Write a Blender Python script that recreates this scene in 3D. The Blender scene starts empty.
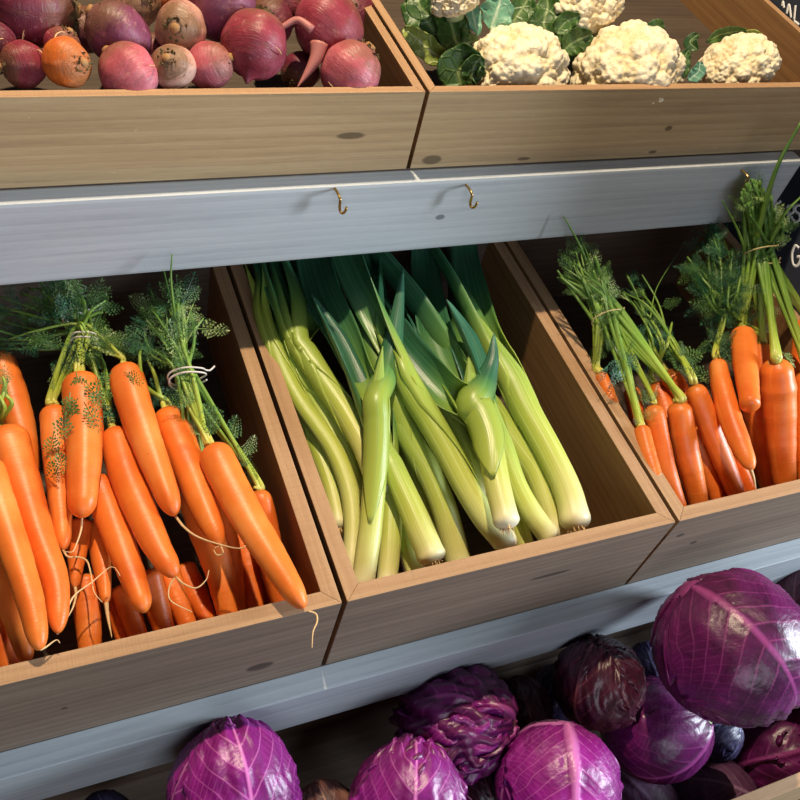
import bpy, bmesh, math, random
import numpy as np
from mathutils import Vector, Matrix

# ------------------------------------------------------------------ frame
# Shop display: X along the shelves, D back into the shelf, U up, square to the tilted crates (cm).
S = 0.012                      # metres per unit
TILT = math.radians(18)        # crates tip towards the shopper
CA, SA = math.cos(TILT), math.sin(TILT)
Z0 = 1.12
RC = np.array([[0.916645, -0.342522, 0.206009], [-0.142266, -0.761245, -0.632666], [0.373526, 0.550622, -0.746521]])
CC = np.array([-22.185807, -30.761881, 69.967506])
FOC = 883.19

def W(P):
    P = np.asarray(P, float)
    x, d, u = P[..., 0], P[..., 1], P[..., 2]
    return np.stack([S * x, S * (d * CA - u * SA), S * (d * SA + u * CA) + Z0], -1)

def Wv(P): return Vector(W(P))

def ray(px): return RC.T @ np.array([(px[0] - 400) / FOC, (px[1] - 400) / FOC, 1.0])
def onU(px, u):
    d = ray(px); return CC + d * ((u - CC[2]) / d[2])
def onD(px, D):
    d = ray(px); return CC + d * ((D - CC[1]) / d[1])
def onX(px, X):
    d = ray(px); return CC + d * ((X - CC[0]) / d[0])
def upp(P): return float((RC @ (np.asarray(P) - CC))[2]) / FOC     # cm per pixel at P

C = bpy.context.scene.collection
rng = random.Random(7)
nrg = np.random.default_rng(7)

# ------------------------------------------------------------------ objects
def thing(name, label, cat, base, group=None):
    o = bpy.data.objects.new(name, None); C.objects.link(o)
    o.empty_display_size = 0.02
    o.location = Wv(base); o['label'] = label; o['category'] = cat
    o['base'] = [float(v) for v in base]
    if group: o['group'] = group
    return o

def mk(name, V, F, mat, parent=None, uv=None, col=None, smooth=True, label=None, base=None):
    V = np.asarray(V, float)
    Wd = W(V)
    org = np.zeros(3)
    if parent is not None:
        org = np.array(parent.location) if parent.parent is None else np.array(parent['org'])
    elif base is not None:
        org = W(np.asarray(base))
    me = bpy.data.meshes.new(name)
    me.from_pydata((Wd - org).tolist(), [], [list(map(int, f)) for f in F])
    if uv is not None:
        uv = np.asarray(uv, float)
        ul = me.uv_layers.new(name='UVMap')
        idx = np.empty(len(me.loops), dtype=np.int32); me.loops.foreach_get('vertex_index', idx)
        ul.data.foreach_set('uv', uv[idx].astype(np.float32).ravel())
    if col is not None:
        ca = me.attributes.new('mark', 'FLOAT', 'POINT')
        ca.data.foreach_set('value', np.asarray(col, np.float32))
    if smooth:
        me.polygons.foreach_set('use_smooth', [True] * len(me.polygons))
    mats = mat if isinstance(mat, (list, tuple)) else [mat]
    for m in mats: me.materials.append(m)
    me.update()
    o = bpy.data.objects.new(name, me); C.objects.link(o)
    if parent is not None:
        o.parent = parent
        if parent.parent is not None or True:
            o['org'] = [float(v) for v in org]
    else:
        o.location = org; o['org'] = [float(v) for v in org]
    if label: o['label'] = label
    return o

def catmull(P, n):
    P = np.asarray(P, float)
    if len(P) == 2:
        t = np.linspace(0, 1, n)[:, None]; return P[0] * (1 - t) + P[1] * t
    Q = np.vstack([2 * P[0] - P[1], P, 2 * P[-1] - P[-2]])
    seg = len(P) - 1; out = []
    for t in np.linspace(0, seg, n):
        i = min(int(t), seg - 1); f = t - i
        a, b, c, d = Q[i], Q[i + 1], Q[i + 2], Q[i + 3]
        out.append(0.5 * (2 * b + (c - a) * f + (2 * a - 5 * b + 4 * c - d) * f * f + (3 * b - a - 3 * c + d) * f ** 3))
    return np.array(out)

def resample(P, n):
    P = catmull(P, max(n * 4, 40))
    L = np.r_[0, np.cumsum(np.linalg.norm(np.diff(P, axis=0), axis=1))]
    t = np.linspace(0, L[-1], n)
    return np.stack([np.interp(t, L, P[:, k]) for k in range(P.shape[1])], 1), L[-1]

def frames(P):
    T = np.gradient(P, axis=0); T /= np.linalg.norm(T, axis=1)[:, None] + 1e-12
    up = np.array([0, 0, 1.0]) if abs(T[0][2]) < .9 else np.array([0, 1.0, 0])
    N = np.zeros_like(P); n = np.cross(T[0], up); n /= np.linalg.norm(n)
    for i in range(len(P)):
        n = n - T[i] * (n @ T[i]); n /= np.linalg.norm(n) + 1e-12; N[i] = n
    return T, N, np.cross(T, N)

class MB:
    def __init__(s): s.V = []; s.F = []; s.U = []; s.n = 0
    def add(s, V, F, U=None):
        V = np.asarray(V, float); s.V.append(V)
        s.F += [tuple(int(i) + s.n for i in f) for f in F]
        s.U.append(np.zeros((len(V), 2)) if U is None else np.asarray(U, float)); s.n += len(V)
    def build(s, name, mat, parent=None, **k):
        return mk(name, np.vstack(s.V), s.F, mat, parent, uv=np.vstack(s.U), **k)

def tube_geo(P, R, sides=10, cap=True, fn=None):
    """swept round body; fn(i, ang) scales the radius."""
    P = np.asarray(P, float); n = len(P); R = np.broadcast_to(np.asarray(R, float), (n,))
    T, N, Bn = frames(P)
    a = np.linspace(0, 2 * np.pi, sides, endpoint=False)
    L = np.r_[0, np.cumsum(np.linalg.norm(np.diff(P, axis=0), axis=1))]
    V = []; U = []
    for i in range(n):
        r = R[i] * (np.ones(sides) if fn is None else fn(i, a))
        V.append(P[i] + (np.cos(a) * r)[:, None] * N[i] + (np.sin(a) * r)[:, None] * Bn[i])
        U.append(np.stack([a / (2 * np.pi), np.full(sides, L[i])], 1))
    V = np.vstack(V); U = np.vstack(U); F = []
    for i in range(n - 1):
        for j in range(sides):
            k = (j + 1) % sides
            F.append((i * sides + j, i * sides + k, (i + 1) * sides + k, (i + 1) * sides + j))
    if cap:
        F.append(tuple(range(sides - 1, -1, -1))); F.append(tuple((n - 1) * sides + j for j in range(sides)))
    return V, F, U

# ------------------------------------------------------------------ materials
def lin(c): return tuple(((v / 255) / 12.92 if v / 255 <= .04045 else ((v / 255 + .055) / 1.055) ** 2.4) for v in c) + (1.0,)

class NT:
    def __init__(s, name):
        s.m = bpy.data.materials.new(name); s.m.use_nodes = True
        s.t = s.m.node_tree; s.p = s.t.nodes['Principled BSDF']
    def n(s, typ, **k):
        x = s.t.nodes.new(typ)
        for a, b in k.items():
            if a.startswith('i_'): x.inputs[a[2:].replace('_', ' ')].default_value = b
            else: setattr(x, a, b)
        return x
    def l(s, a, b): s.t.links.new(a, b)
    def val(s, sock, v):
        if hasattr(v, 'is_linked') or isinstance(v, bpy.types.NodeSocket): s.l(v, sock)
        else: sock.default_value = v
    def math(s, op, a, b=0.0, c=0.0, clamp=False):
        x = s.n('ShaderNodeMath', operation=op); x.use_clamp = clamp
        for i, v in enumerate((a, b, c)): s.val(x.inputs[i], v)
        return x.outputs[0]
    def vmath(s, op, a, b=(0, 0, 0)):
        x = s.n('ShaderNodeVectorMath', operation=op); s.val(x.inputs[0], a); s.val(x.inputs[1], b)
        return x.outputs['Vector'] if op not in ('LENGTH', 'DISTANCE', 'DOT_PRODUCT') else x.outputs['Value']
    def noise(s, vec, scale, detail=4, rough=.55, dist=0.0):
        x = s.n('ShaderNodeTexNoise'); s.l(vec, x.inputs['Vector'])
        x.inputs['Scale'].default_value = scale; x.inputs['Detail'].default_value = detail
        x.inputs['Roughness'].default_value = rough; x.inputs['Distortion'].default_value = dist
        return x.outputs['Fac']
    def ramp(s, fac, stops, interp='LINEAR'):
        x = s.n('ShaderNodeValToRGB'); s.l(fac, x.inputs['Fac']); e = x.color_ramp.elements
        x.color_ramp.interpolation = interp
        while len(e) < len(stops): e.new(0.5)
        for k, (p, c) in enumerate(stops): e[k].position = p; e[k].color = c if len(c) == 4 else tuple(c) + (1,)
        return x.outputs['Color']
    def mix(s, fac, a, b, mode='MIX'):
        x = s.n('ShaderNodeMix', data_type='RGBA', blend_type=mode)
        s.val(x.inputs['Factor'], fac); s.val(x.inputs['A' if False else 6], a); s.val(x.inputs[7], b)
        return x.outputs[2]
    def bump(s, h, strength=.3, dist=.002):
        x = s.n('ShaderNodeBump'); s.l(h, x.inputs['Height'])
        x.inputs['Strength'].default_value = strength; x.inputs['Distance'].default_value = dist
        s.l(x.outputs['Normal'], s.p.inputs['Normal'])
    def uv(s): return s.n('ShaderNodeUVMap', uv_map='UVMap').outputs['UV']
    def obj(s): return s.n('ShaderNodeTexCoord').outputs['Object']
    def rnd(s): return s.n('ShaderNodeObjectInfo').outputs['Random']
    def mark(s): return s.n('ShaderNodeAttribute', attribute_name='mark').outputs['Fac']
    def scale(s, v, xyz, off=(0, 0, 0)):
        m = s.n('ShaderNodeMapping'); s.l(v, m.inputs['Vector']); m.inputs['Scale'].default_value = xyz
        m.inputs['Location'].default_value = off; return m.outputs['Vector']

def wood(name, dark, mid, light, knots=(), rough=.7, scratch=0.0, saw=0.0, grain=1.0, off=(0, 0)):
    k = NT(name); uv = k.uv()
    u0 = k.scale(uv, (1, 1, 1), (off[0], off[1], 0))
    vec = u0
    kn = None
    for (ku, kv, ru, rv) in knots:
        d = k.vmath('SUBTRACT', uv, (ku, kv, 0)); d = k.vmath('MULTIPLY', d, (1 / ru, 1 / rv, 0))
        ln_ = k.vmath('LENGTH', d)
        m = k.math('SUBTRACT', 1.25, ln_, clamp=True); m = k.math('MULTIPLY', m, 3.0, clamp=True)
        kn = m if kn is None else k.math('MAXIMUM', kn, m)
        # grain swirls around the knot
        f = k.math('DIVIDE', 1.0, k.math('ADD', k.math('MULTIPLY', ln_, ln_), .6))
        sh = k.n('ShaderNodeCombineXYZ'); k.l(k.math('MULTIPLY', f, .9 * rv), sh.inputs[1])
        vec = k.vmath('ADD', vec, sh.outputs[0])
    g1 = k.noise(k.scale(vec, (.035, .55, 1)), 1.0, 5, .6, .5 * grain)
    g2 = k.noise(k.scale(vec, (.12, 4.5, 1)), 1.0, 4, .6, .2)
    g3 = k.noise(k.scale(vec, (.7, 18, 1)), 1.0, 2, .5)
    wv = k.n('ShaderNodeTexWave', wave_type='BANDS', bands_direction='Y', wave_profile='SAW')
    k.l(k.scale(vec, (.014, .30, 1)), wv.inputs['Vector']); wv.inputs['Scale'].default_value = 1.0
    wv.inputs['Distortion'].default_value = 7.0; wv.inputs['Detail'].default_value = 3; wv.inputs['Detail Scale'].default_value = .8
    a = k.math('ADD', k.math('MULTIPLY', g1, .5), k.math('MULTIPLY', wv.outputs['Fac'], .12))
    a = k.math('ADD', a, k.math('MULTIPLY', g2, .24)); a = k.math('ADD', a, k.math('MULTIPLY', g3, .22))
    c = k.ramp(a, [(.26, dark), (.53, mid), (.82, light)])
    if kn is not None:
        c = k.mix(k.math('MULTIPLY', kn, .8), c, tuple(x * .38 for x in dark[:3]) + (1,))
    if scratch > 0:
        s1 = k.noise(k.scale(vec, (.9, 2.2, 1), (3, 7, 0)), 1.3, 3, .7, 1.0)
        s1 = k.math('GREATER_THAN', s1, .735)
        c = k.mix(k.math('MULTIPLY', s1, scratch), c, tuple(min(1, x * 2.0 + .04) for x in light[:3]) + (1,))
    if saw > 0:
        sw = k.noise(k.scale(vec, (6, .25, 1)), 1.0, 2, .5, .3)
        c = k.mix(k.math('MULTIPLY', k.math('SUBTRACT', sw, .42, clamp=True), saw), c, dark)
        h = k.math('ADD', a, k.math('MULTIPLY', sw, .6))
    else: h = a
    k.l(c, k.p.inputs['Base Color']); k.p.inputs['Roughness'].default_value = rough
    k.p.inputs['Specular IOR Level'].default_value = .35
    k.bump(h, .35, .0012)
    return k.m

def plain(name, c, rough=.5, metal=0.0, spec=.5):
    k = NT(name); ob = k.obj()
    n = k.noise(ob, 60, 3)
    k.l(k.mix(n, tuple(x * .8 for x in c[:3]) + (1,), c), k.p.inputs['Base Color'])
    k.p.inputs['Roughness'].default_value = rough; k.p.inputs['Metallic'].default_value = metal
    k.p.inputs['Specular IOR Level'].default_value = spec
    return k.m

M = {}
M['edge'] = wood('crate_edge_wood', lin((138, 106, 78)), lin((172, 136, 102)), lin((196, 162, 126)), saw=.7, rough=.75)
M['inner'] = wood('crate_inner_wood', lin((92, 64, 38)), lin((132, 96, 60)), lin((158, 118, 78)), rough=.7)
def face_wood(name, knots=(), off=(0, 0), tone=0):
    if tone == 0: return wood(name, lin((88, 74, 64)), lin((122, 105, 90)), lin((150, 132, 114)), knots, scratch=.35, off=off)
    return wood(name, lin((142, 117, 86)), lin((182, 153, 114)), lin((206, 180, 138)), knots, scratch=.5, off=off)  # lighter copy: brighter ambient on the top crates' fronts is put into the colour
M['paint'] = wood('grey_blue_painted_wood', lin((158, 164, 170)), lin((184, 190, 194)), lin((202, 208, 212)),
                  knots=[(-31, 12.7, 2.3, 1.1), (19.6, 13.0, .5, .32)], rough=.55, scratch=.25)
M['rack'] = wood('rack_wood', lin((50, 42, 36)), lin((78, 66, 56)), lin((100, 86, 74)))

def carrot_mat():
    k = NT('carrot_skin'); uv = k.uv(); ob = k.obj()
    rnd = k.rnd()
    uvz = k.n('ShaderNodeCombineXYZ'); sp = k.n('ShaderNodeSeparateXYZ'); k.l(uv, sp.inputs[0])
    k.l(sp.outputs[0], uvz.inputs[0]); k.l(sp.outputs[1], uvz.inputs[1]); k.l(k.math('MULTIPLY', rnd, 50), uvz.inputs[2])
    v = uvz.outputs[0]
    big = k.noise(k.scale(v, (1.5, .16, 1)), 1, 3)
    c = k.ramp(big, [(.3, lin((220, 100, 30))), (.55, lin((236, 128, 48))), (.75, lin((244, 152, 76)))])
    c = k.mix(k.math('MULTIPLY', rnd, .35), c, lin((214, 92, 30)))
    ring = k.noise(k.scale(v, (1.6, 5.5, 1)), 1, 3, .6, .3)
    rg = k.math('MULTIPLY', k.math('SUBTRACT', ring, .60, clamp=True), 3.2, clamp=True)
    c = k.mix(k.math('MULTIPLY', rg, .55), c, lin((170, 70, 20)))
    pale = k.noise(k.scale(v, (3.5, 3.0, 1), (9, 4, 0)), 1, 4, .7)
    c = k.mix(k.math('MULTIPLY', k.math('SUBTRACT', pale, .60, clamp=True), 1.3, clamp=True), c, lin((250, 180, 110)))
    sc = k.noise(k.scale(v, (8, 1.2, 1), (2, 1, 5)), 1, 2, .5)
    sc = k.math('GREATER_THAN', sc, .79)
    c = k.mix(k.math('MULTIPLY', sc, .6), c, lin((96, 52, 22)))
    # green-brown shoulder round the crown (v in cm from crown)
    sh = k.math('SUBTRACT', 1.0, k.math('MULTIPLY', sp.outputs[1], 1.6), clamp=True)
    c = k.mix(k.math('MULTIPLY', sh, .45), c, lin((150, 110, 40)))
    k.l(c, k.p.inputs['Base Color']); k.p.inputs['Roughness'].default_value = .42
    k.p.inputs['Subsurface Weight'].default_value = .12; k.p.inputs['Subsurface Radius'].default_value = (.006, .002, .0008)
    k.bump(k.math('ADD', k.math('MULTIPLY', ring, .6), k.math('MULTIPLY', pale, .25)), .35, .0016)
    return k.m
M['carrot'] = carrot_mat()
M['hair'] = plain('root_hair', lin((226, 190, 138)), .6)

def stalk_mat():
    k = NT('carrot_stalk'); uv = k.uv()
    sp = k.n('ShaderNodeSeparateXYZ'); k.l(uv, sp.inputs[0])
    g = k.math('MULTIPLY', sp.outputs[1], .06, clamp=True)
    c = k.ramp(g, [(0, lin((206, 196, 96))), (.12, lin((164, 178, 62))), (.5, lin((118, 152, 56))), (1, lin((74, 116, 46)))])
    st = k.noise(k.scale(uv, (14, .3, 1)), 1, 2)
    c = k.mix(k.math('MULTIPLY', k.math('SUBTRACT', st, .5, clamp=True), 1.4), c, lin((190, 200, 120)))
    k.l(c, k.p.inputs['Base Color']); k.p.inputs['Roughness'].default_value = .38
    k.bump(st, .4, .001); return k.m
M['stalk'] = stalk_mat()

def frond_mat(name, a, b, c3):
    k = NT(name); ob = k.obj()
    n = k.noise(ob, 90, 3)
    c = k.ramp(n, [(.3, a), (.5, b), (.72, c3)])
    k.l(c, k.p.inputs['Base Color']); k.p.inputs['Roughness'].default_value = .5
    k.p.inputs['Transmission Weight'].default_value = 0
    return k.m
M['frond'] = frond_mat('carrot_leaf', lin((34, 70, 24)), lin((66, 106, 38)), lin((116, 146, 70)))
M['frond_pale'] = frond_mat('pale_carrot_leaf', lin((96, 132, 70)), lin((140, 166, 100)), lin((190, 204, 150)))
M['frond_deep'] = frond_mat('deep_carrot_leaf', lin((14, 54, 34)), lin((28, 80, 48)), lin((62, 122, 76)))

def leek_shaft_mat():
    k = NT('leek_shaft'); uv = k.uv(); sp = k.n('ShaderNodeSeparateXYZ'); k.l(uv, sp.inputs[0])
    v = sp.outputs[1]                                   # 0 root .. 1 leaf end
    rnd = k.rnd()
    wob = k.math('MULTIPLY', k.math('SUBTRACT', k.noise(k.scale(uv, (3, 2, 1)), 1, 2), .5), .10)
    vv = k.math('ADD', v, wob, clamp=True)
    c = k.ramp(vv, [(0, lin((240, 228, 204))), (.05, lin((238, 228, 190))), (.16, lin((214, 210, 136))), (.40, lin((188, 194, 88))),
                    (.75, lin((158, 176, 68))), (1, lin((122, 152, 56)))])
    c = k.mix(k.math('MULTIPLY', k.math('SUBTRACT', k.rnd(), .5, clamp=True), .7), c, lin((176, 184, 70)))
    fib = k.noise(k.scale(uv, (46, 1.2, 1)), 1, 2, .5)
    c = k.mix(k.math('MULTIPLY', k.math('SUBTRACT', fib, .48, clamp=True), 1.6, clamp=True), c, lin((226, 234, 170)))
    k.l(c, k.p.inputs['Base Color']); k.p.inputs['Roughness'].default_value = .42
    k.p.inputs['Subsurface Weight'].default_value = .15; k.p.inputs['Subsurface Radius'].default_value = (.004, .005, .001)
    k.bump(fib, .25, .001); return k.m
M['leek_shaft'] = leek_shaft_mat()
def leek_leaf_mat():
    k = NT('leek_leaf'); uv = k.uv(); sp = k.n('ShaderNodeSeparateXYZ'); k.l(uv, sp.inputs[0]); v = sp.outputs[1]
    c = k.ramp(v, [(0, lin((170, 182, 74))), (.2, lin((138, 160, 62))), (.34, lin((88, 130, 62))), (.5, lin((44, 94, 64))), (.8, lin((34, 82, 64))), (1, lin((60, 112, 92)))])  # own greening, with lit yellow-green and the board's dark shade painted into it
    fib = k.noise(k.scale(uv, (34, .8, 1)), 1, 2, .5)
    c = k.mix(k.math('MULTIPLY', k.math('SUBTRACT', fib, .47, clamp=True), 1.2, clamp=True), c, lin((124, 168, 120)))
    k.l(c, k.p.inputs['Base Color']); k.p.inputs['Roughness'].default_value = .36
    k.bump(fib, .35, .001); return k.m
M['leek_leaf'] = leek_leaf_mat()

def cabbage_mat(name, deep, mid, hi, vein, bloom=.12, rough=.38, veins=9, ribw=1.0):
    k = NT(name); ob = k.obj(); uv = k.uv()
    sp = k.n('ShaderNodeSeparateXYZ'); k.l(uv, sp.inputs[0]); x = sp.outputs[0]; t = sp.outputs[1]
    wob = k.math('MULTIPLY', k.math('SUBTRACT', k.noise(ob, 14, 2), .5), .05)
    ad = k.math('ABSOLUTE', x)
    on = k.math('GREATER_THAN', t, 0.001)
    mw = k.math('MULTIPLY', k.math('SUBTRACT', 1.25, t), .036 * ribw)
    mid_ = k.math('SUBTRACT', 1, k.math('DIVIDE', ad, k.math('ADD', mw, .012)), clamp=True)
    mid_ = k.math('POWER', mid_, .6)
    def lines(k1, nn, w, wo):
        f = k.math('MULTIPLY', k.math('SUBTRACT', k.math('ADD', t, k.math('MULTIPLY', wob, wo)), k.math('MULTIPLY', k.math('POWER', ad, 1.25), k1)), nn)
        d = k.math('ABSOLUTE', k.math('SUBTRACT', k.math('FRACT', f), .5))
        return k.math('SUBTRACT', 1, k.math('DIVIDE', d, w), clamp=True)
    side_ = k.math('MULTIPLY', lines(.44, veins, .07, 1.0), k.math('SUBTRACT', 1.05, k.math('MULTIPLY', ad, .6)))
    sec_ = k.math('MULTIPLY', lines(-.5, veins * 1.9, .09, 2.0), k.math('MULTIPLY', k.math('SUBTRACT', k.math('MULTIPLY', ad, 2.5), .4, clamp=True), .28))
    mk_ = k.math('MULTIPLY', k.math('MAXIMUM', mid_, k.math('MAXIMUM', k.math('MULTIPLY', side_, .6), sec_)), on)
    n = k.noise(ob, 16, 5, .62, .6)
    c = k.ramp(n, [(.34, deep), (.52, mid), (.70, hi)])
    c = k.mix(k.math('MULTIPLY', mk_, .95, clamp=True), c, vein)
    bl = k.noise(ob, 12, 3, .6, 1.0)
    c = k.mix(k.math('MULTIPLY', k.math('SUBTRACT', bl, .54, clamp=True), bloom * 4, clamp=True), c, lin((150, 140, 180)))
    k.l(c, k.p.inputs['Base Color']); k.p.inputs['Roughness'].default_value = rough
    k.p.inputs['Specular IOR Level'].default_value = .6
    hh = k.math('ADD', k.math('MULTIPLY', k.noise(ob, 26, 3, .6, .8), .8), k.math('MULTIPLY', k.noise(ob, 120, 3), .25))
    k.bump(hh, .5, .004); return k.m
M['cab_bright'] = cabbage_mat('red_cabbage_magenta', lin((84, 8, 80)), lin((124, 16, 116)), lin((158, 34, 148)), lin((222, 128, 204)), .08)
M['cab_wine'] = cabbage_mat('red_cabbage_wine', lin((58, 6, 50)), lin((88, 12, 76)), lin((112, 24, 98)), lin((158, 66, 136)), .07)
M['cab_rib'] = cabbage_mat('red_cabbage_thick_rib', lin((92, 8, 86)), lin((136, 18, 126)), lin((168, 38, 156)), lin((222, 128, 204)), .08, ribw=2.2)
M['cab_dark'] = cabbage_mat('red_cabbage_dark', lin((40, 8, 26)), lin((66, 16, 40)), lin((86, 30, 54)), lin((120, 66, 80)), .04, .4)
M['cab_dull'] = cabbage_mat('red_cabbage_dull', lin((58, 28, 58)), lin((88, 50, 84)), lin((114, 76, 112)), lin((146, 110, 146)), .18, .5)
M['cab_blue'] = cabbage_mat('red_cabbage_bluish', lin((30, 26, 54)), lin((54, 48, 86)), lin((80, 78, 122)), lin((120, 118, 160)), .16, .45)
M['cab_tan'] = cabbage_mat('dry_cabbage_leaf', lin((74, 40, 40)), lin((112, 70, 62)), lin((150, 104, 88)), lin((168, 126, 108)), .05, .6)
M['cab_stem'] = plain('cabbage_stem', lin((172, 190, 140)), .6)
M['cab_stem_tan'] = plain('cabbage_stem_dry', lin((206, 176, 140)), .65)

def beet_mat(name, a, b, c3, scurf=.5):
    k = NT(name); uv = k.uv(); ob = k.obj()
    sp = k.n('ShaderNodeSeparateXYZ'); k.l(uv, sp.inputs[0]); v = sp.outputs[1]        # 0 crown .. 1 tail
    n = k.noise(ob, 26, 4, .6)
    c = k.ramp(n, [(.3, a), (.52, b), (.75, c3)])
    cr = k.noise(k.scale(uv, (9, 26, 1)), 1, 4, .7, .6)
    top = k.math('MULTIPLY', k.math('SUBTRACT', .42, v, clamp=True), 4, clamp=True)
    s = k.math('ADD', k.math('MULTIPLY', top, .30), k.math('ADD', k.math('MULTIPLY', cr, .6), k.math('MULTIPLY', k.noise(ob, 38, 5, .7, .8), .4)))
    s = k.math('MULTIPLY', k.math('SUBTRACT', s, .53, clamp=True), 6 , clamp=True)
    c = k.mix(k.math('MULTIPLY', s, scurf), c, lin((122, 92, 62)))
    sp2 = k.noise(ob, 130, 2, .6)
    c = k.mix(k.math('MULTIPLY', k.math('SUBTRACT', sp2, .62, clamp=True), 2.5, clamp=True), c, lin((222, 160, 150)))
    sp3 = k.noise(ob, 70, 3, .6)
    c = k.mix(k.math('MULTIPLY', k.math('SUBTRACT', sp3, .64, clamp=True), 3.5, clamp=True), c, lin((70, 36, 34)))
    k.l(c, k.p.inputs['Base Color']); k.p.inputs['Roughness'].default_value = .45
    k.bump(k.math('ADD', k.math('MULTIPLY', cr, .7), k.math('ADD', k.math('MULTIPLY', sp3, .4), k.math('MULTIPLY', n, .6))), .6, .003); return k.m
M['beet_red'] = beet_mat('beet_red', lin((116, 36, 50)), lin((150, 56, 72)), lin((178, 92, 108)), .6)
M['beet_purple'] = beet_mat('beet_purple', lin((90, 38, 58)), lin((126, 62, 90)), lin((156, 92, 122)), .6)
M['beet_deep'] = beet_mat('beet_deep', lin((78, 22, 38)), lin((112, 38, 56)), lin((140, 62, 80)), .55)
M['beet_pink'] = beet_mat('beet_pink', lin((164, 70, 80)), lin((194, 100, 112)), lin((216, 140, 150)), .6)
M['beet_gold'] = beet_mat('beet_gold', lin((200, 92, 30)), lin((226, 118, 46)), lin((222, 140, 80)), .5)
M['beet_pale'] = beet_mat('beet_pale', lin((182, 120, 110)), lin((212, 160, 140)), lin((226, 190, 170)), .85)
M['scar'] = plain('cut_crown', lin((172, 128, 80)), .8)
M['scale'] = plain('dry_leaf_bases', lin((94, 78, 44)), .8)
M['beet_tail'] = plain('beet_tail', lin((190, 120, 116)), .55)

def curd_mat():
    k = NT('cauliflower_curd'); ob = k.obj()
    mk_ = k.mark()
    vo = k.n('ShaderNodeTexVoronoi'); k.l(ob, vo.inputs['Vector']); vo.inputs['Scale'].default_value = 260
    n = k.noise(ob, 40, 3)
    c = k.mix(n, lin((240, 226, 192)), lin((250, 242, 218)))
    c = k.mix(k.math('SUBTRACT', 1, mk_, clamp=True), c, lin((214, 184, 120)))
    k.l(c, k.p.inputs['Base Color']); k.p.inputs['Roughness'].default_value = .6
    k.p.inputs['Subsurface Weight'].default_value = .1; k.p.inputs['Subsurface Radius'].default_value = (.004, .003, .002)
    k.bump(k.math('SUBTRACT', 1, vo.outputs['Distance']), .5, .0015); return k.m
M['curd'] = curd_mat()
def cauli_leaf_mat(name, a, b, vein):
    k = NT(name); ob = k.obj(); mk_ = k.mark()
    c = k.ramp(k.noise(ob, 30, 4), [(.35, a), (.7, b)])
    vo = k.n('ShaderNodeTexVoronoi', feature='DISTANCE_TO_EDGE'); k.l(ob, vo.inputs['Vector']); vo.inputs['Scale'].default_value = 70
    net = k.math('SUBTRACT', 1, k.math('MULTIPLY', vo.outputs['Distance'], 9), clamp=True)
    c = k.mix(k.math('MULTIPLY', net, .08), c, vein); c = k.mix(k.math('MULTIPLY', mk_, .7), c, vein)
    k.l(c, k.p.inputs['Base Color']); k.p.inputs['Roughness'].default_value = .45
    k.bump(net, .4, .0015); return k.m
M['cleaf'] = cauli_leaf_mat('cauliflower_leaf', lin((34, 72, 26)), lin((66, 104, 40)), lin((160, 180, 120)))
M['cleaf_blue'] = cauli_leaf_mat('cauliflower_leaf_bluish', lin((70, 128, 104)), lin((116, 172, 146)), lin((214, 226, 200)))
M['cleaf_yel'] = cauli_leaf_mat('cauliflower_leaf_yellowing', lin((120, 140, 50)), lin((160, 172, 84)), lin((220, 222, 170)))
M['brass'] = plain('brass_hook', lin((190, 160, 104)), .28, 1.0)
M['tie'] = plain('white_twist_tie', lin((216, 206, 196)), .5)
M['twine'] = plain('twine', lin((190, 172, 120)), .7)
M['chalk'] = plain('chalk', lin((246, 248, 250)), .9)
def slate():
    k = NT('chalkboard'); ob = k.obj()
    c = k.ramp(k.noise(ob, 5, 5, .6, 1.0), [(.3, lin((26, 33, 48))), (.75, lin((50, 58, 76)))])
    k.l(c, k.p.inputs['Base Color']); k.p.inputs['Roughness'].default_value = .8; return k.m
M['slate'] = slate()

# ------------------------------------------------------------------ room
def boxw(name, lo, hi, mat, **p):
    bm = bmesh.new(); bmesh.ops.create_cube(bm, size=1)
    for v in bm.verts: v.co = Vector([(lo[i] + hi[i]) / 2 + v.co[i] * (hi[i] - lo[i]) for i in range(3)])
    me = bpy.data.meshes.new(name); bm.to_mesh(me); bm.free(); me.materials.append(mat)
    o = bpy.data.objects.new(name, me); C.objects.link(o)
    for k, v in p.items(): o[k] = v
    return o
kf = NT('shop_floor'); ob = kf.obj()
br = kf.n('ShaderNodeTexBrick'); kf.l(ob, br.inputs['Vector']); br.inputs['Scale'].default_value = 1.6
br.inputs['Color1'].default_value = lin((96, 90, 84)); br.inputs['Color2'].default_value = lin((112, 106, 98)); br.inputs['Mortar'].default_value = lin((60, 56, 52))
kf.l(br.outputs['Color'], kf.p.inputs['Base Color']); kf.p.inputs['Roughness'].default_value = .6
boxw('floor', (-3.2, -3.4, -.05), (3.4, 1.75, 0), kf.m, kind='structure')
boxw('wall_back', (-3.2, 1.6, 0), (3.4, 1.75, 3.3), plain('wall_paint', lin((92, 92, 96)), .8), kind='structure')

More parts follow.
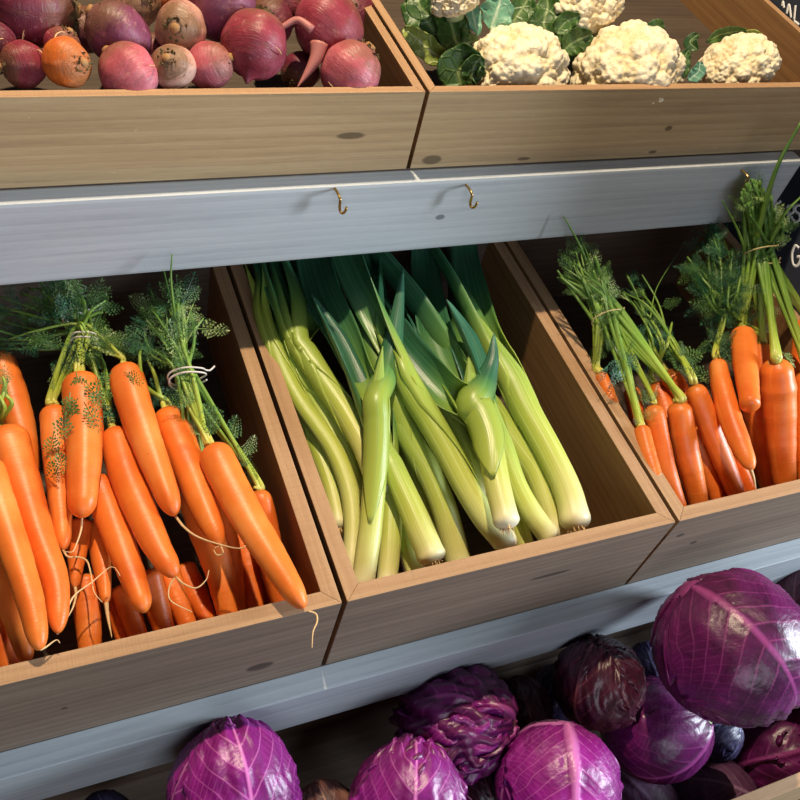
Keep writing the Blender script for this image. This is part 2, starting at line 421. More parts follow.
# ------------------------------------------------------------------ crates
def prism(poly, u0, u1, bev, name, mats, parent, along, matfn=None, smooth=False):
    """board: horizontal outline poly (X, D) extruded from u0 to u1; UV runs with the grain; bevelled edges."""
    bm = bmesh.new()
    b = [bm.verts.new((x, d, u0)) for x, d in poly]; t = [bm.verts.new((x, d, u1)) for x, d in poly]
    n = len(poly)
    bm.faces.new(b[::-1]); bm.faces.new(t)
    for i in range(n): bm.faces.new((b[i], b[(i + 1) % n], t[(i + 1) % n], t[i]))
    bmesh.ops.recalc_face_normals(bm, faces=bm.faces[:])
    bmesh.ops.bevel(bm, geom=bm.edges[:], offset=bev, segments=2, profile=.6, affect='EDGES')
    bm.normal_update()
    bm.verts.index_update()
    V = []; F = []; U = []; mi = []
    for f in bm.faces:                      # split vertices so each face has its own grain coordinates
        s = len(V); nn = f.normal
        for v in f.verts:
            x, d, u = v.co
            a, c_ = (x, d) if along == 'x' else (d, x)
            if abs(nn.z) > .7: uvc = (a, c_ + 31.7)
            elif along == 'x': uvc = (a, u + (0 if nn.y < 0 else 57.3))
            else: uvc = (a, u + (13.1 if nn.x < 0 else 77.7))
            V.append((x, d, u)); U.append(uvc)
        F.append(tuple(range(s, s + len(f.verts)))); mi.append(matfn(nn) if matfn else 0)
    bm.free()
    o = mk(name, V, F, mats, parent, uv=U, smooth=smooth)
    o.data.polygons.foreach_set('material_index', mi)
    return o

def crate(label, x0, x1, d0, d1, top, H, t, face, group, name='wooden_crate', slope=None):
    base = ((x0 + x1) / 2, (d0 + d1) / 2, top - H)
    r = thing(name, label, 'crate', base, group)
    b = .07
    def mf(nn): return 1 if nn.z > .75 else (0 if nn.y < -.5 else 2)
    def ms(nn): return 1 if nn.z > .75 else 2
    prism([(x0, d0), (x1, d0), (x1 - t, d0 + t), (x0 + t, d0 + t)], top - H, top, b, 'front_panel', [face, M['edge'], M['inner']], r, 'x', mf)
    prism([(x0, d0), (x0 + t, d0 + t), (x0 + t, d1 - t), (x0, d1)], top - H, top, b, 'side_panel', [face, M['edge'], M['inner']], r, 'd', ms)
    prism([(x1, d0), (x1, d1), (x1 - t, d1 - t), (x1 - t, d0 + t)], top - H, top, b, 'side_panel', [face, M['edge'], M['inner']], r, 'd', ms)
    prism([(x0, d1), (x0 + t, d1 - t), (x1 - t, d1 - t), (x1, d1)], top - H, top, b, 'back_panel', [face, M['edge'], M['rack']], r, 'x', ms)
    fu = top - H
    if slope is None:
        prism([(x0 + t, d0 + t), (x1 - t, d0 + t), (x1 - t, d1 - t), (x0 + t, d1 - t)], fu, fu + 1.0, .02, 'base_board', [M['rack']], r, 'x')
    else:
        V = [(x, d, u - e) for e in (0, 1.0) for x, d, u in ((x0 + t, d0 + t, slope[0]), (x1 - t, d0 + t, slope[0]), (x1 - t, d1 - t, slope[1]), (x0 + t, d1 - t, slope[1]))]
        mk('base_board', V, [(0, 1, 2, 3), (7, 6, 5, 4), (4, 5, 1, 0), (5, 6, 2, 1), (6, 7, 3, 2), (7, 4, 0, 3)], M['rack'], r, uv=[(v[0], v[1]) for v in V], smooth=False)
    return r

H, T0, GAP = 13.6, 1.53, .48
DU, UU, XS, HU, TU = 36.5, 26.62, 15.55, 8.80, .96
FLOOR_MID, FLOOR_UP = -H + 1.0, UU - HU + 1.0
FW = face_wood
gm, gu = 'wooden crates on the middle shelf', 'wooden crates on the top shelf'
crate('grey-brown wooden crate heaped with bunched carrots and a dark oval knot on its front', -36.5, -GAP, 0, 46, 0, H, T0, FW('front_wood_carrots', [(-7.0, -9.6, 1.2, .62), (-24, -7.5, .25, .2)], (5, 3)), gm)
crate('wooden crate full of leeks in the middle of the middle shelf', 0, 36, 0, 46, 0, H, T0, FW('front_wood_leeks', [(23, -5.4, 2.2, .3)], (90, 11)), gm)
crate('wooden crate of carrots beside the chalkboard, next to the leek crate', 36 + GAP, 72.5, 0, 46, 0, H, T0, FW('front_wood_right', [(38.6, -3.6, .5, .3), (42, -6.5, .45, .28)], (160, 27)), gm)
crate('tan wooden crate full of red beets on the top shelf', XS - 57, XS - .2, DU, DU + 48, UU, HU, TU, FW('front_wood_beets', [(8.6, 22.0, 1.3, .35)], (40, 50), 1), gu)
crate('tan wooden crate holding white cauliflowers on the top shelf', XS + .2, XS + 57.5, DU, DU + 48, UU, HU, TU, FW('front_wood_cauliflowers', [(18, 18.8, 1.0, .5), (46.6, 21.6, .45, .3), (46, 18.5, .5, .2), (29, 18.4, .7, .2)], (240, 71), 1), gu)
LB_T, LB_H, LB_D0, LB_D1 = -24.0, 34.0, -24.5, 1.6
def bin_floor(D): return -56.0 + max(0.0, (D + 23.0)) * .95
crate('long wooden bin of red cabbages on the lowest shelf', -44, 72.5, LB_D0, LB_D1, LB_T, LB_H, 1.4, FW('front_wood_cabbages', [], (10, 90), 1), None, 'wooden_bin', slope=(-56.6, -33.0))
# back board of the bin runs up behind the cabbages to the shelf above
# ------------------------------------------------------------------ rack
rack = thing('display_rack', 'tiered wooden display rack with grey-blue painted front boards under the crates', 'display rack', (14, 20, -40))
BT, BH, LB, LH = 2.17, 9.29, 2.38, 8.3
paint_f = M['paint']
def board(name, x0, x1, d0, d1, u0, u1, mat, label=None, bev=.1):
    o = prism([(x0, d0), (x1, d0), (x1, d1), (x0, d1)], u0, u1, bev, name, [mat], rack, 'x')
    if label: o['label'] = label
    return o
fb = board('front_board', -80, 68, DU - BT, DU, UU - HU - BH, UU - HU, paint_f, 'upper grey-blue board with three brass hooks', .38)
fb2 = board('front_board', -80, 72.5, -LB, 0, -H - LH, -H, wood('grey_blue_painted_wood_lower', lin((136, 144, 152)), lin((166, 174, 180)), lin((188, 196, 202)), [(-9.5, -18.4, 1.6, .5)], .5, .3, off=(33, 9)), 'lower grey-blue board above the cabbages')
board('shelf_board', -80, 72.4, DU + .05, DU + 50, UU - HU - 1.6, UU - HU - .03, M['rack'])
board('shelf_board', -80, 72.4, .05, 47, -H - 1.6, -H - .03, M['rack'])
board('shelf_board', -80, 72.4, LB_D0 + 1, 4, LB_T - LB_H - 1.6, LB_T - LB_H - .03, M['rack'])
def upright(x, d, u1):
    # square post standing plumb on the floor, its top cut to the shelf slope
    topw = W((x, d, u1)); h = 2.2 * S
    V = []; 
    for z in (0.0, topw[2]):
        for sx, sy in ((-1, -1), (1, -1), (1, 1), (-1, 1)): V.append((topw[0] + sx * h, topw[1] + sy * h, z))
    me = bpy.data.meshes.new('post'); org = Vector(rack.location)
    me.from_pydata([tuple(Vector(v) - org) for v in V], [], [(3, 2, 1, 0), (4, 5, 6, 7), (0, 1, 5, 4), (1, 2, 6, 5), (2, 3, 7, 6), (3, 0, 4, 7)])
    me.materials.append(M['rack']); me.uv_layers.new(name='UVMap')
    o = bpy.data.objects.new('post', me); C.objects.link(o); o.parent = rack
for x in (-76, 69): upright(x, 78, UU - HU - 1.7); upright(x, 41.5, -H - 1.7); upright(x, -18, LB_T - LB_H - 1.7)
# hooks screwed into the upper board
for px in ((335, 189), (466, 185), (741, 170)):
    p = onD(px, DU - BT)
    out = 1.5
    pts = [p + (0, .3, 0), p + (0, -out * .6, .12), p + (0.03, -out, .0), p + (.08, -out * 1.03, -.4), p + (.14, -out * 1.03, -1.0), p + (.24, -out * 1.12, -1.42),
           p + (.42, -out * 1.25, -1.48), p + (.58, -out * 1.34, -1.15), p + (.62, -out * 1.36, -.65)]
    V, F, U = tube_geo(catmull(pts, 36), .14, 10)
    mk('brass_hook', V, F, M['brass'], rack, uv=U)

# ------------------------------------------------------------------ chalkboard
cbp = 73.4
cb = thing('chalkboard', 'dark chalkboard with white hand lettering at the end of the rack', 'chalkboard', (cbp, 8, -100.6))
prism([(cbp, 8), (cbp + 1.2, 8), (cbp + 1.2, 95), (cbp, 95)], -100.6, 60, .1, 'panel', [M['slate']], cb, 'd')
def chalk(strokes, w):
    m = MB()
    for st in strokes:
        P = [onX(q, cbp) for q in st]
        P = catmull(P, 8 * len(P)); P[:, 0] = cbp - .02
        V, F, U = tube_geo(P, w, 6); V[:, 0] = cbp + (V[:, 0] - cbp) * .25; m.add(V, F, U)
    return m
# E R S A | G | M A L : the letters and parts of letters that show
chalk([[(775, 204), (781, 201)], [(776, 213), (781, 211)], [(777, 222), (783, 220)], [(775, 204), (777, 222)],
       [(787, 206), (789, 222)], [(787, 206), (793, 206), (793, 212), (788, 214)], [(789, 214), (794, 221)],
       [(800, 205), (796, 206), (795, 211), (799, 214), (799, 220), (794, 222)],
       [(803, 224), (806, 204), (811, 223)], [(804, 216), (810, 215)]], .22).build('lettering', M['chalk'], cb)
chalk([[(799, 248), (795, 246), (792, 254), (793, 264), (797, 266), (800, 261), (800, 257), (797, 257)]], .24).build('lettering', M['chalk'], cb)
chalk([[(782, 6), (783, 2), (784, 8)], [(786.5, 14), (789, 5), (791, 18)], [(795.5, 5.5), (794, 20)], [(794, 21), (799, 25)]], .2).build('lettering', M['chalk'], cb)

# ------------------------------------------------------------------ piles: settle by sliding each body along its line of sight
def settle(chains, floor, it=160, walls=None):
    """chains: dict(px=[N,2] points, w=[N] widths px, u0,u1 heights at both ends, pin=0/1). Pushes overlapping bodies apart."""
    N = 12
    for c in chains:
        q, _ = resample(np.c_[np.asarray(c['px'], float)], N) if len(c['px']) > 1 else (np.repeat(np.asarray(c['px'], float), N, 0), 0)
        c['q'] = q; c['s'] = np.linspace(0, 1, N)
    n = len(chains)
    Q = np.stack([c['q'] for c in chains]); s = np.linspace(0, 1, N)
    D = np.einsum('ij,nkj->nki', RC.T, np.stack([(Q[..., 0] - 400) / FOC, (Q[..., 1] - 400) / FOC, np.ones(Q.shape[:2])], -1))
    Wd = np.stack([np.interp(s, np.linspace(0, 1, len(c['w'])), c['w']) for c in chains])
    E = np.array([[c['u0'], c['u1']] for c in chains], float); E0 = E.copy()
    pin = np.array([c.get('pin', 0) for c in chains], bool)
    gid = np.repeat(np.arange(n), N)
    for k in range(it):
        U = E[:, :1] * (1 - s) + E[:, 1:] * s
        tt = (U - CC[2]) / D[..., 2]
        P = CC + D * tt[..., None]
        r = Wd * .5 * tt * 1.0 / FOC * 1.0
        X = P.reshape(-1, 3); R_ = r.reshape(-1)
        d = np.linalg.norm(X[:, None] - X[None], axis=2) + np.eye(len(X)) * 99
        pen = (R_[:, None] + R_[None]) * .93 - d
        pen[gid[:, None] == gid[None]] = -1
        pen = np.maximum(pen, 0)
        higher = np.sign((U.reshape(-1)[:, None] - U.reshape(-1)[None]) + .6 * (E0.mean(1)[gid][:, None] - E0.mean(1)[gid][None]))
        mv = (pen * higher)
        a = np.abs(mv).argmax(1); best = mv[np.arange(len(X)), a].reshape(n, N)
        for i in range(n):
            if pin[i]: continue
            g0 = (best[i] * (1 - s)); g1 = (best[i] * s)
            E[i, 0] += .3 * (g0.max() + g0.min()); E[i, 1] += .3 * (g1.max() + g1.min())
        E += .004 * (E0 - E)
        dd = (T0 + r + .05) - P[..., 1]
        bad = np.where((dd > 0) & (U < r), dd, 0)
        for i in range(n):
            if pin[i]: continue
            E[i, 0] -= .5 * (bad[i] * (1 - s)).max() / .73; E[i, 1] -= .5 * (bad[i] * s).max() / .73
        lim = floor + np.stack([r[:, 0], r[:, -1]], 1)
        E = np.maximum(E, lim)
    U = E[:, :1] * (1 - s) + E[:, 1:] * s
    tt = (U - CC[2]) / D[..., 2]; P = CC + D * tt[..., None]
    for i, c in enumerate(chains): c['P'] = P[i]; c['r'] = Wd[i] * .5 * tt[i] / FOC; c['U'] = E[i]
    return chains

# ------------------------------------------------------------------ carrots
def frond_geo(m, p0, d, L, up, rg, dens=7, wf=1.0):
    """feathery carrot leaf: rachis with paired pinnae, each carrying pointed leaflets"""
    d = np.asarray(d, float); d = d / np.linalg.norm(d)
    side = np.cross(d, up); side /= np.linalg.norm(side) + 1e-9
    nrm = np.cross(side, d)
    bend = rg.uniform(-.35, .1); 
    def pt(t): return p0 + d * L * t + nrm * L * bend * t * t
    V = []; F = []
    def leaflet(b, dr, l, w):
        s2 = np.cross(dr, nrm); s2 /= np.linalg.norm(s2) + 1e-9
        k = len(V); V.extend([b, b + dr * l * .5 + s2 * w, b + dr * l + nrm * l * rg.uniform(-.2, .2), b + dr * l * .5 - s2 * w]); F.append((k, k + 1, k + 2, k + 3))
    k = len(V); R = .035 * L ** .5
    for t in (0, .5, 1):
        V.extend([pt(t) + side * R * (1 - .8 * t), pt(t) - side * R * (1 - .8 * t), pt(t) + nrm * R * (1 - .8 * t)])
    for i in (0, 1):
        a = k + 3 * i
        F.extend([(a, a + 1, a + 4, a + 3), (a + 1, a + 2, a + 5, a + 4), (a + 2, a, a + 3, a + 5)])
    for i in range(dens):
        t = .18 + .8 * i / (dens - 1); b = pt(t)
        pl = L * .36 * (1.05 - t) ** .7 * rg.uniform(.8, 1.15) + .08 * L
        for sg in (-1, 1):
            dr = d * .75 + side * sg * .8 + nrm * rg.uniform(-.25, .25); dr /= np.linalg.norm(dr)
            nl = 3
            for j in range(nl):
                f = .2 + .75 * j / (nl - 1); bb = b + dr * pl * f
                for s3 in (-1, 1):
                    d2 = dr * .8 + np.cross(dr, nrm) * s3 * .6; leaflet(bb, d2 / np.linalg.norm(d2), pl * .33 * (1.1 - .5 * f), pl * .042 * wf)
            leaflet(b, dr, pl, pl * .028)
    leaflet(pt(1), d, L * .15, L * .03)
    m.add(V, F)

def carrot_profile(s, blunt=False):
    q = np.clip(1 - s / .085, 0, 1); a = .18 + .82 * np.sqrt(1 - q ** 2)
    body = 1.0 - .24 * s ** 1.4
    e = .10
    tip = np.where(s > 1 - e, np.sqrt(np.clip(1 - ((s - (1 - e)) / e) ** 2 * .97, 0, 1)), 1.0)
    if blunt: tip = np.where(s > .985, .86, 1.0)
    return np.maximum(a * body * tip, .10)

def make_carrot(c, group):
    P, r = c['P'], c['r']
    L = np.linalg.norm(np.diff(P, axis=0), axis=1).sum()
    n = 44
    s = np.linspace(0, 1, n); s = np.where(s < .2, s ** 1.3 * .2 ** -.3, s)
    s = np.sort(np.r_[s, [.004, .012, .97, .985, .993, .998]])
    Lc = np.r_[0, np.cumsum(np.linalg.norm(np.diff(P, axis=0), axis=1))] / L
    fine = catmull(P, 120); Lf = np.r_[0, np.cumsum(np.linalg.norm(np.diff(fine, axis=0), axis=1))]; Lf /= Lf[-1]
    Q = np.stack([np.interp(s, Lf, fine[:, k]) for k in range(3)], 1)
    R_ = np.interp(s, Lc, r) * carrot_profile(s, c.get('blunt'))
    rg = np.random.default_rng(abs(hash(c['label'])) % 1000 if False else len(c['label']) * 17 + int(P[0][0] * 10) % 97)
    ph = rg.uniform(0, 6.28, 6); 
    lump = 1 + .011 * np.sin(s * 27 + ph[0]) + .007 * np.sin(s * 61 + ph[1]) + .006 * np.sin(s * 97 + ph[2]) + c.get('knob', 0) * np.exp(-((s - .2) / .05) ** 2)
    R_ = R_ * lump
    def fn(i, a): return 1 + .03 * np.cos(2 * a + ph[3] + 2 * s[i]) + .018 * np.cos(3 * a + ph[4] + 5 * s[i]) + .010 * np.cos(5 * a + ph[5] - 9 * s[i])
    base = P[len(P) // 2] - np.array([0, 0, r.mean()])
    o = thing('carrot', c['label'], 'carrot', base, group)
    V, F, U = tube_geo(Q, R_, 22, True, fn)
    mk('root', V, F, M['carrot'], o, uv=U)
    c['obj'] = o
    return o

def hair(o, px, u, r0=.11):
    q, _ = resample(np.asarray(px, float), 22)
    P = np.array([onU(a, u0) for a, u0 in zip(q, np.linspace(u[0], u[1], 22))])
    V, F, U = tube_geo(P, np.linspace(r0, .035, 22), 6)
    mk('root_tail', V, F, M['hair'], o, uv=U)

def stalks(c, ends, tie, n, spread=.5, fronds=3, fl=3.2, mat='frond', r=.2, seed=0, low=0, tie_w=1.0):
    """n leaf stalks from the crown through the tie to the end points, each with feathery leaves."""
    rg = random.Random(seed); o = c['obj']
    P = c['P']; cr = P[0] + (P[0] - P[1]) / np.linalg.norm(P[0] - P[1]) * .15
    for i in range(n):
        e = ends[i % len(ends)]
        e3 = onU(e[:2], e[2]) if len(e) == 3 else onD(e[:2], e[3])
        e3 = e3 + np.array([rg.gauss(0, spread), rg.gauss(0, spread), rg.gauss(0, spread * .6)])
        st = cr + np.array([rg.uniform(-.3, .3), rg.uniform(-.2, .2), rg.uniform(-.15, .15)])
        j = np.array([rg.gauss(0, .55), rg.gauss(0, .35), rg.gauss(0, .45)]) * tie_w
        pts = [st, st + (P[0] - P[2]) / np.linalg.norm(P[0] - P[2]) * 1.2]
        if tie is not None: pts += [np.asarray(tie) + j]
        mid = (pts[-1] * .45 + e3 * .55) + np.array([rg.gauss(0, .4), rg.gauss(0, .3), rg.gauss(.3, .4)])
        pts += [mid, e3]
        Q = catmull(pts, 30)
        V, F, U = tube_geo(Q, r * rg.uniform(.8, 1.25) * np.linspace(1.15, .45, 30), 7)
        so = mk('stalk', V, F, M['stalk'], o, uv=U)
        for k in range(fronds):
            m = MB(); t = rg.uniform(.5, 1.0) if k >= low else rg.uniform(.18, .5)
            a = min(28, int(t * 29)); b = Q[a]
            tg = Q[min(a + 1, 29)] - Q[max(a - 1, 0)]; tg /= np.linalg.norm(tg) + 1e-9
            dr = tg * .6 + np.array([rg.gauss(0, .7), rg.gauss(0, .5), rg.gauss(.15, .5)])
            frond_geo(m, b, dr, fl * rg.uniform(.6, 1.2), np.array([rg.gauss(0, .4), -.55 + rg.gauss(0, .3), .8]), rg)
            m.build('leaf', M[mat if rg.random() < .75 else ('frond' if mat == 'frond_deep' else 'frond_pale')], so, smooth=False)

def tie_loop(name, label, c0, axis, R, mat, r=.09, turns=2, seed=0, tails=True):
    rg = random.Random(seed); axis = np.asarray(axis, float); axis /= np.linalg.norm(axis)
    a = np.cross(axis, (0, 0, 1.)); a /= np.linalg.norm(a); b = np.cross(axis, a)
    pts = []
    n = 26 * turns
    for i in range(n):
        th = 2 * np.pi * i / 26
        pts.append(np.asarray(c0) + a * math.cos(th) * R * (1 + .06 * math.sin(3 * th + seed)) + b * math.sin(th) * R * .8 + axis * (i / n - .5) * 1.0 + axis * .12 * math.sin(2 * th))
    if tails:
        e = pts[-1]; pts += [e + a * .5 + b * .3, e + a * 1.1 + b * .5 + axis * .5]
    V, F, U = tube_geo(catmull(pts, len(pts) * 2), r, 6)
    m = mk(name, V, F, mat, None, uv=U, base=c0)
    m['label'] = label; m['category'] = 'tie'
    return m

GL, GR = 'bunched carrots in the crate at the near end', 'bunched carrots in the crate by the chalkboard'
def K(label, px, w, u0, u1, **k): return dict(label=label, px=px, w=w, u0=u0, u1=u1, **k)
LC = [
 K('carrot at the outer side of the heap, its bare round shoulder showing above the others', [(-4, 354), (10, 392), (22, 432), (30, 480)], [32, 35, 32, 28], 1.0, -2.0),
 K('thick carrot with yellow-green stalks at the heap edge, a green sliver lying across it', [(4, 430), (22, 485), (38, 535), (56, 585), (58, 633)], [44, 38, 34, 32, 24], 1.6, 0.2),
 K('long pale carrot on top at the photo\'s left edge, tip near the front rail', [(-16, 462), (0, 510), (16, 556), (31, 604), (40, 650)], [38, 36, 34, 32, 26], 2.6, 1.3),
 K('shaded carrot lying under the long pale carrot at the left edge', [(-14, 548), (0, 580), (12, 610), (28, 662)], [32, 30, 27, 22], -1.5, -3.0),
 K('dark carrot lowest in the left front corner of the heap', [(-14, 600), (0, 632), (14, 680)], [30, 30, 28], -4.0, -5.0),
 K('slim carrot tucked beside the broad pale carrot under the twist tie, leaf bits on it', [(54, 407), (57, 450), (60, 495), (63, 550)], [28, 31, 28, 22], 1.0, -.2),
 K('broad pale carrot with torn leaves on its shoulder, right under the twisted tie', [(80, 376), (83, 410), (84, 460), (82, 517)], [38, 40, 39, 33], 3.0, 1.6),
 K('carrot with two dark nicks near its crown, tip trailing a curly root', [(114, 430), (124, 468), (140, 508), (157, 546), (176, 577)], [32, 34, 35, 34, 26], .8, .6),
 K('carrot with a small square scar below its shoulder, top of the heap', [(124, 367), (133, 400), (146, 440), (161, 480), (175, 515)], [36, 37, 35, 33, 26], 3.2, 1.9),
 K('carrot with a yellow-green stalk slanting up behind the scarred carrot', [(168, 411), (178, 440), (190, 472), (204, 508), (221, 546)], [36, 38, 37, 33, 22], 2.2, 1.2),
 K('large bent carrot with a crack across it, tip poking over the front rail', [(212, 446), (228, 480), (250, 522), (275, 562), (304, 608)], [34, 37, 38, 36, 27], 3.0, 1.75, pin=1),
 K('carrot at the side wall behind the large cracked carrot', [(258, 490), (266, 530), (272, 566), (286, 622)], [25, 28, 26, 22], -1.0, -3.5),
 K('reddish carrot under the curly roots, coming down to the front rail', [(192, 490), (205, 530), (220, 572), (232, 628)], [32, 34, 33, 28], -.6, -2.0),
 K('pinkish carrot edge showing between the cracked carrot and the one beside it', [(212, 490), (222, 520), (231, 555), (240, 622)], [22, 24, 22, 18], -2.0, -4.5),
 K('shaded dark orange carrot under the large cracked carrot', [(238, 520), (246, 560), (256, 626)], [32, 32, 28], -3.0, -4.0),
 K('bright strip of carrot wedged beneath the cracked carrot at the front rail', [(258, 545), (266, 575), (278, 620)], [20, 20, 16], -5.0, -6.0),
 K('carrot in the lower layer between the broad pale one and the nicked one, tip free', [(97, 478), (110, 515), (126, 558), (145, 612)], [32, 33, 33, 27], .0, -1.0),
 K('small pointed carrot with thread root hanging near the rail, under the broad pale one', [(80, 520), (77, 555), (75, 588)], [24, 21, 11], -1.2, -2.4),
 K('small pointed carrot with a long straight orange root tip', [(94, 522), (102, 565), (106, 604)], [22, 21, 12], -2.4, -3.6),
 K('fat carrot stub with dark hair cracks touching the front rail', [(84, 575), (87, 610), (91, 664)], [27, 28, 26], -3.5, -3.8),
 K('orange sliver of carrot beside the long straight root tip', [(110, 590), (118, 620), (128, 656)], [20, 19, 15], -5.2, -5.8),
 K('dim carrot at the front rail below the free-tipped carrot', [(122, 585), (131, 615), (144, 652)], [25, 24, 22], -5.0, -5.6),
 K('dark reddish carrot at the front rail with a hair root across it', [(146, 570), (155, 600), (170, 648)], [27, 26, 24], -3.6, -4.4),
 K('dark carrot at the front rail below the curled white root', [(164, 560), (175, 595), (194, 640)], [26, 26, 22], -4.2, -5.0),
 K('dark carrot in the gap with a green leaf lying above it', [(182, 565), (194, 590), (214, 634)], [25, 25, 20], -5.4, -5.8),
]
RC_ = [
 K('pinkish carrot top just showing over the crate side by the leeks', [(641, 427), (648, 455), (657, 482)], [17, 19, 18], .2, -.8),
 K('slim straight carrot second from the leek crate, a green fleck on its edge', [(653, 405), (660, 440), (668, 474), (684, 520)], [21, 22, 21, 18], .2, -1.6),
 K('smooth bright carrot with fresh green stalks, third from the leek crate', [(678, 402), (684, 440), (692, 474), (702, 520)], [24, 27, 26, 23], 1.6, .2),
 K('pink-edged carrot peeping out beside the smooth bright carrot', [(694, 430), (705, 462), (722, 514)], [22, 22, 18], -.8, -2.0),
 K('long carrot with a low yellow-green stalk, running straight to the front rail', [(694, 385), (705, 415), (719, 450), (742, 506)], [22, 25, 25, 23], 1.0, -.2),
 K('thin carrot lying between the pink-edged and the long straight ones', [(690, 408), (705, 445), (730, 508)], [20, 20, 18], -2.0, -3.0),
 K('curved carrot with a ring mark at its neck and a pointed root tip', [(717, 360), (722, 388), (731, 420), (743, 450), (752, 470)], [17, 22, 25, 25, 18], 2.0, .6),
 K('carrot with its end cut off blunt and a small dark nick', [(743, 332), (746, 370), (750, 406)], [26, 27, 26], 3.2, 2.4, blunt=1),
 K('biggest carrot in the crate by the chalkboard, knobbly shoulder, under the tall stalks', [(776, 360), (779, 398), (781, 440), (785, 500)], [31, 33, 30, 27], 3.0, .8, knob=.09),
 K('carrot mostly hidden behind the knobbly big one', [(762, 344), (765, 378), (768, 412)], [17, 19, 18], .5, -1.0),
 K('dark carrot lying beneath the blunt-ended one', [(752, 402), (762, 440), (773, 500)], [24, 25, 22], -1.0, -2.4),
 K('carrot cut by the photo\'s right edge beside the knobbly big one', [(806, 372), (806, 420), (808, 494)], [24, 25, 22], 1.4, -.6),
 K('dark tip of a carrot under the curved ring-marked carrot', [(736, 455), (745, 478), (757, 506)], [14, 15, 13], -3.2, -3.8),
 K('shiny dark carrot end at the rail under the pointed root tip', [(758, 462), (772, 500)], [15, 15], -3.6, -4.2),
 K('shaded carrot behind the stalks at the crate side', [(631, 388), (638, 420), (647, 455)], [17, 19, 18], -1.2, -2.4),
 K('carrot crown half hidden behind the fresh stalks of the smooth carrot', [(667, 372), (680, 392), (692, 420)], [21, 22, 20], -.6, -2.0),
 K('shaded carrot behind the slim straight one, under the stalks', [(655, 384), (664, 405), (674, 440)], [18, 19, 18], -1.8, -3.0),
 K('carrot top peeping over the crate side, highest toward the back', [(600, 373), (608, 392), (618, 420)], [13, 15, 15], .3, -1.2),
 K('dark red-orange carrot behind the blunt-ended one, under the tall stalks', [(753, 312), (757, 345), (760, 380)], [15, 17, 17], .4, -.8),
 K('carrot cut by the photo\'s right edge, behind the leafy stalks', [(804, 322), (801, 352), (799, 384)], [18, 20, 18], 1.6, .6),
]
for c in LC: make_carrot(c, GL) if False else None
settle(LC, FLOOR_MID); settle(RC_, FLOOR_MID)
for c in LC: make_carrot(c, GL)
for c in RC_: make_carrot(c, GR)

# thread roots
hair(LC[6]['obj'], [(82, 516), (81, 530), (76, 545), (72, 552), (63, 551)], (LC[6]['U'][1] - .8, .4))
hair(LC[5]['obj'], [(63, 550), (68, 557), (78, 557), (87, 561), (91, 575), (94, 592), (102, 602)], (LC[5]['U'][1], 0), .1)
hair(LC[17]['obj'], [(75, 586), (76, 595), (73, 607), (68, 617)], (LC[17]['U'][1], -1.5), .16)
hair(LC[1]['obj'], [(57, 634), (64, 620), (73, 597), (92, 582), (110, 567), (116, 569), (120, 576)], (LC[1]['U'][1] - .2, .3), .1)
hair(LC[18]['obj'], [(106, 601), (108, 618), (112, 638)], (LC[18]['U'][1], -3.2), .22)
hair(LC[8]['obj'], [(174, 514), (184, 527), (198, 537), (222, 545), (242, 548), (253, 537)], (LC[8]['U'][1] - .5, 2.6), .13)
hair(LC[9]['obj'], [(221, 546), (223, 553), (217, 555), (214, 549), (219, 546)], (LC[9]['U'][1], 1.6), .09)
hair(LC[7]['obj'], [(176, 577), (184, 584), (196, 588), (206, 580), (209, 570)], (LC[7]['U'][1], 1.4), .1)
hair(LC[7]['obj'], [(175, 577), (169, 588), (171, 601), (192, 612)], (LC[7]['U'][1], -.4), .08)
hair(LC[10]['obj'], [(308, 611), (316, 614), (317, 622), (313, 632), (312, 648)], (1.6, 1.5), .1)
hair(LC[2]['obj'], [(40, 650), (46, 647), (56, 640), (60, 643)], (LC[2]['U'][1], 1.2), .1)
hair(RC_[6]['obj'], [(751, 469), (754, 478), (756, 489)], (RC_[6]['U'][1], .4), .17)

# greens: five bunches
tA = onU((82, 330), 4.4); tB = onU((187, 378), 4.6); tC = onU((607, 318), 4.8); tF = onU((768, 262), 9.5)
endsA = [(-10, 306, 4), (5, 330, 3.4), (20, 296, 4), (40, 285, 3.5), (60, 292, 5), (90, 300, 6.5), (100, 318, 6), (-10, 345, 3), (70, 285, 4.6), (-15, 318, 4.5)]
stalks(LC[6], endsA[:5], tA, 7, .8, 7, 3.0, 'frond_deep', .22, 1, 1)
stalks(LC[5], endsA[5:8] + endsA[:1], tA, 4, .6, 4, 2.8, 'frond', .26, 2, 1)
stalks(LC[8], endsA[2:8], tA, 5, .7, 5, 2.8, 'frond', .22, 3, 2)
stalks(LC[7], endsA[7:10], onU((96, 352), 2.2), 4, .7, 4, 2.6, 'frond_deep', .22, 4, 2)
stalks(LC[0], [(-30, 310, 3), (-12, 320, 3)], None, 3, .6, 4, 2.6, 'frond_deep', .2, 5)
stalks(LC[1], [(-20, 372, 4.5), (-4, 378, 4.8), (2, 385, 4)], onU((4, 405), 3.6), 4, .4, 3, 2.0, 'frond', .22, 6)
endsB = [(170, 268, 6), (150, 300, 5), (160, 310, 5.5), (178, 300, 6), (187, 296, 6.4), (146, 318, 4.5), (196, 312, 5.5), (140, 335, 4), (166, 322, 6)]
stalks(LC[10], endsB[3:8], tB, 8, .6, 5, 2.6, 'frond', .24, 7, 1)
stalks(LC[11], endsB[1:4], tB, 4, .5, 4, 2.6, 'frond', .2, 8, 2)
stalks(LC[9], [(150, 352, 4), (138, 352, 3.6)], onU((146, 380), 3.2), 3, .4, 4, 2.4, 'frond_deep', .24, 9, 1)
stalks(LC[12], endsB[1:8:2], tB, 4, .6, 5, 2.8, 'frond_deep', .2, 10, 1)
stalks(LC[13], endsB[::3], tB, 3, .6, 4, 2.6, 'frond', .2, 11, 1)
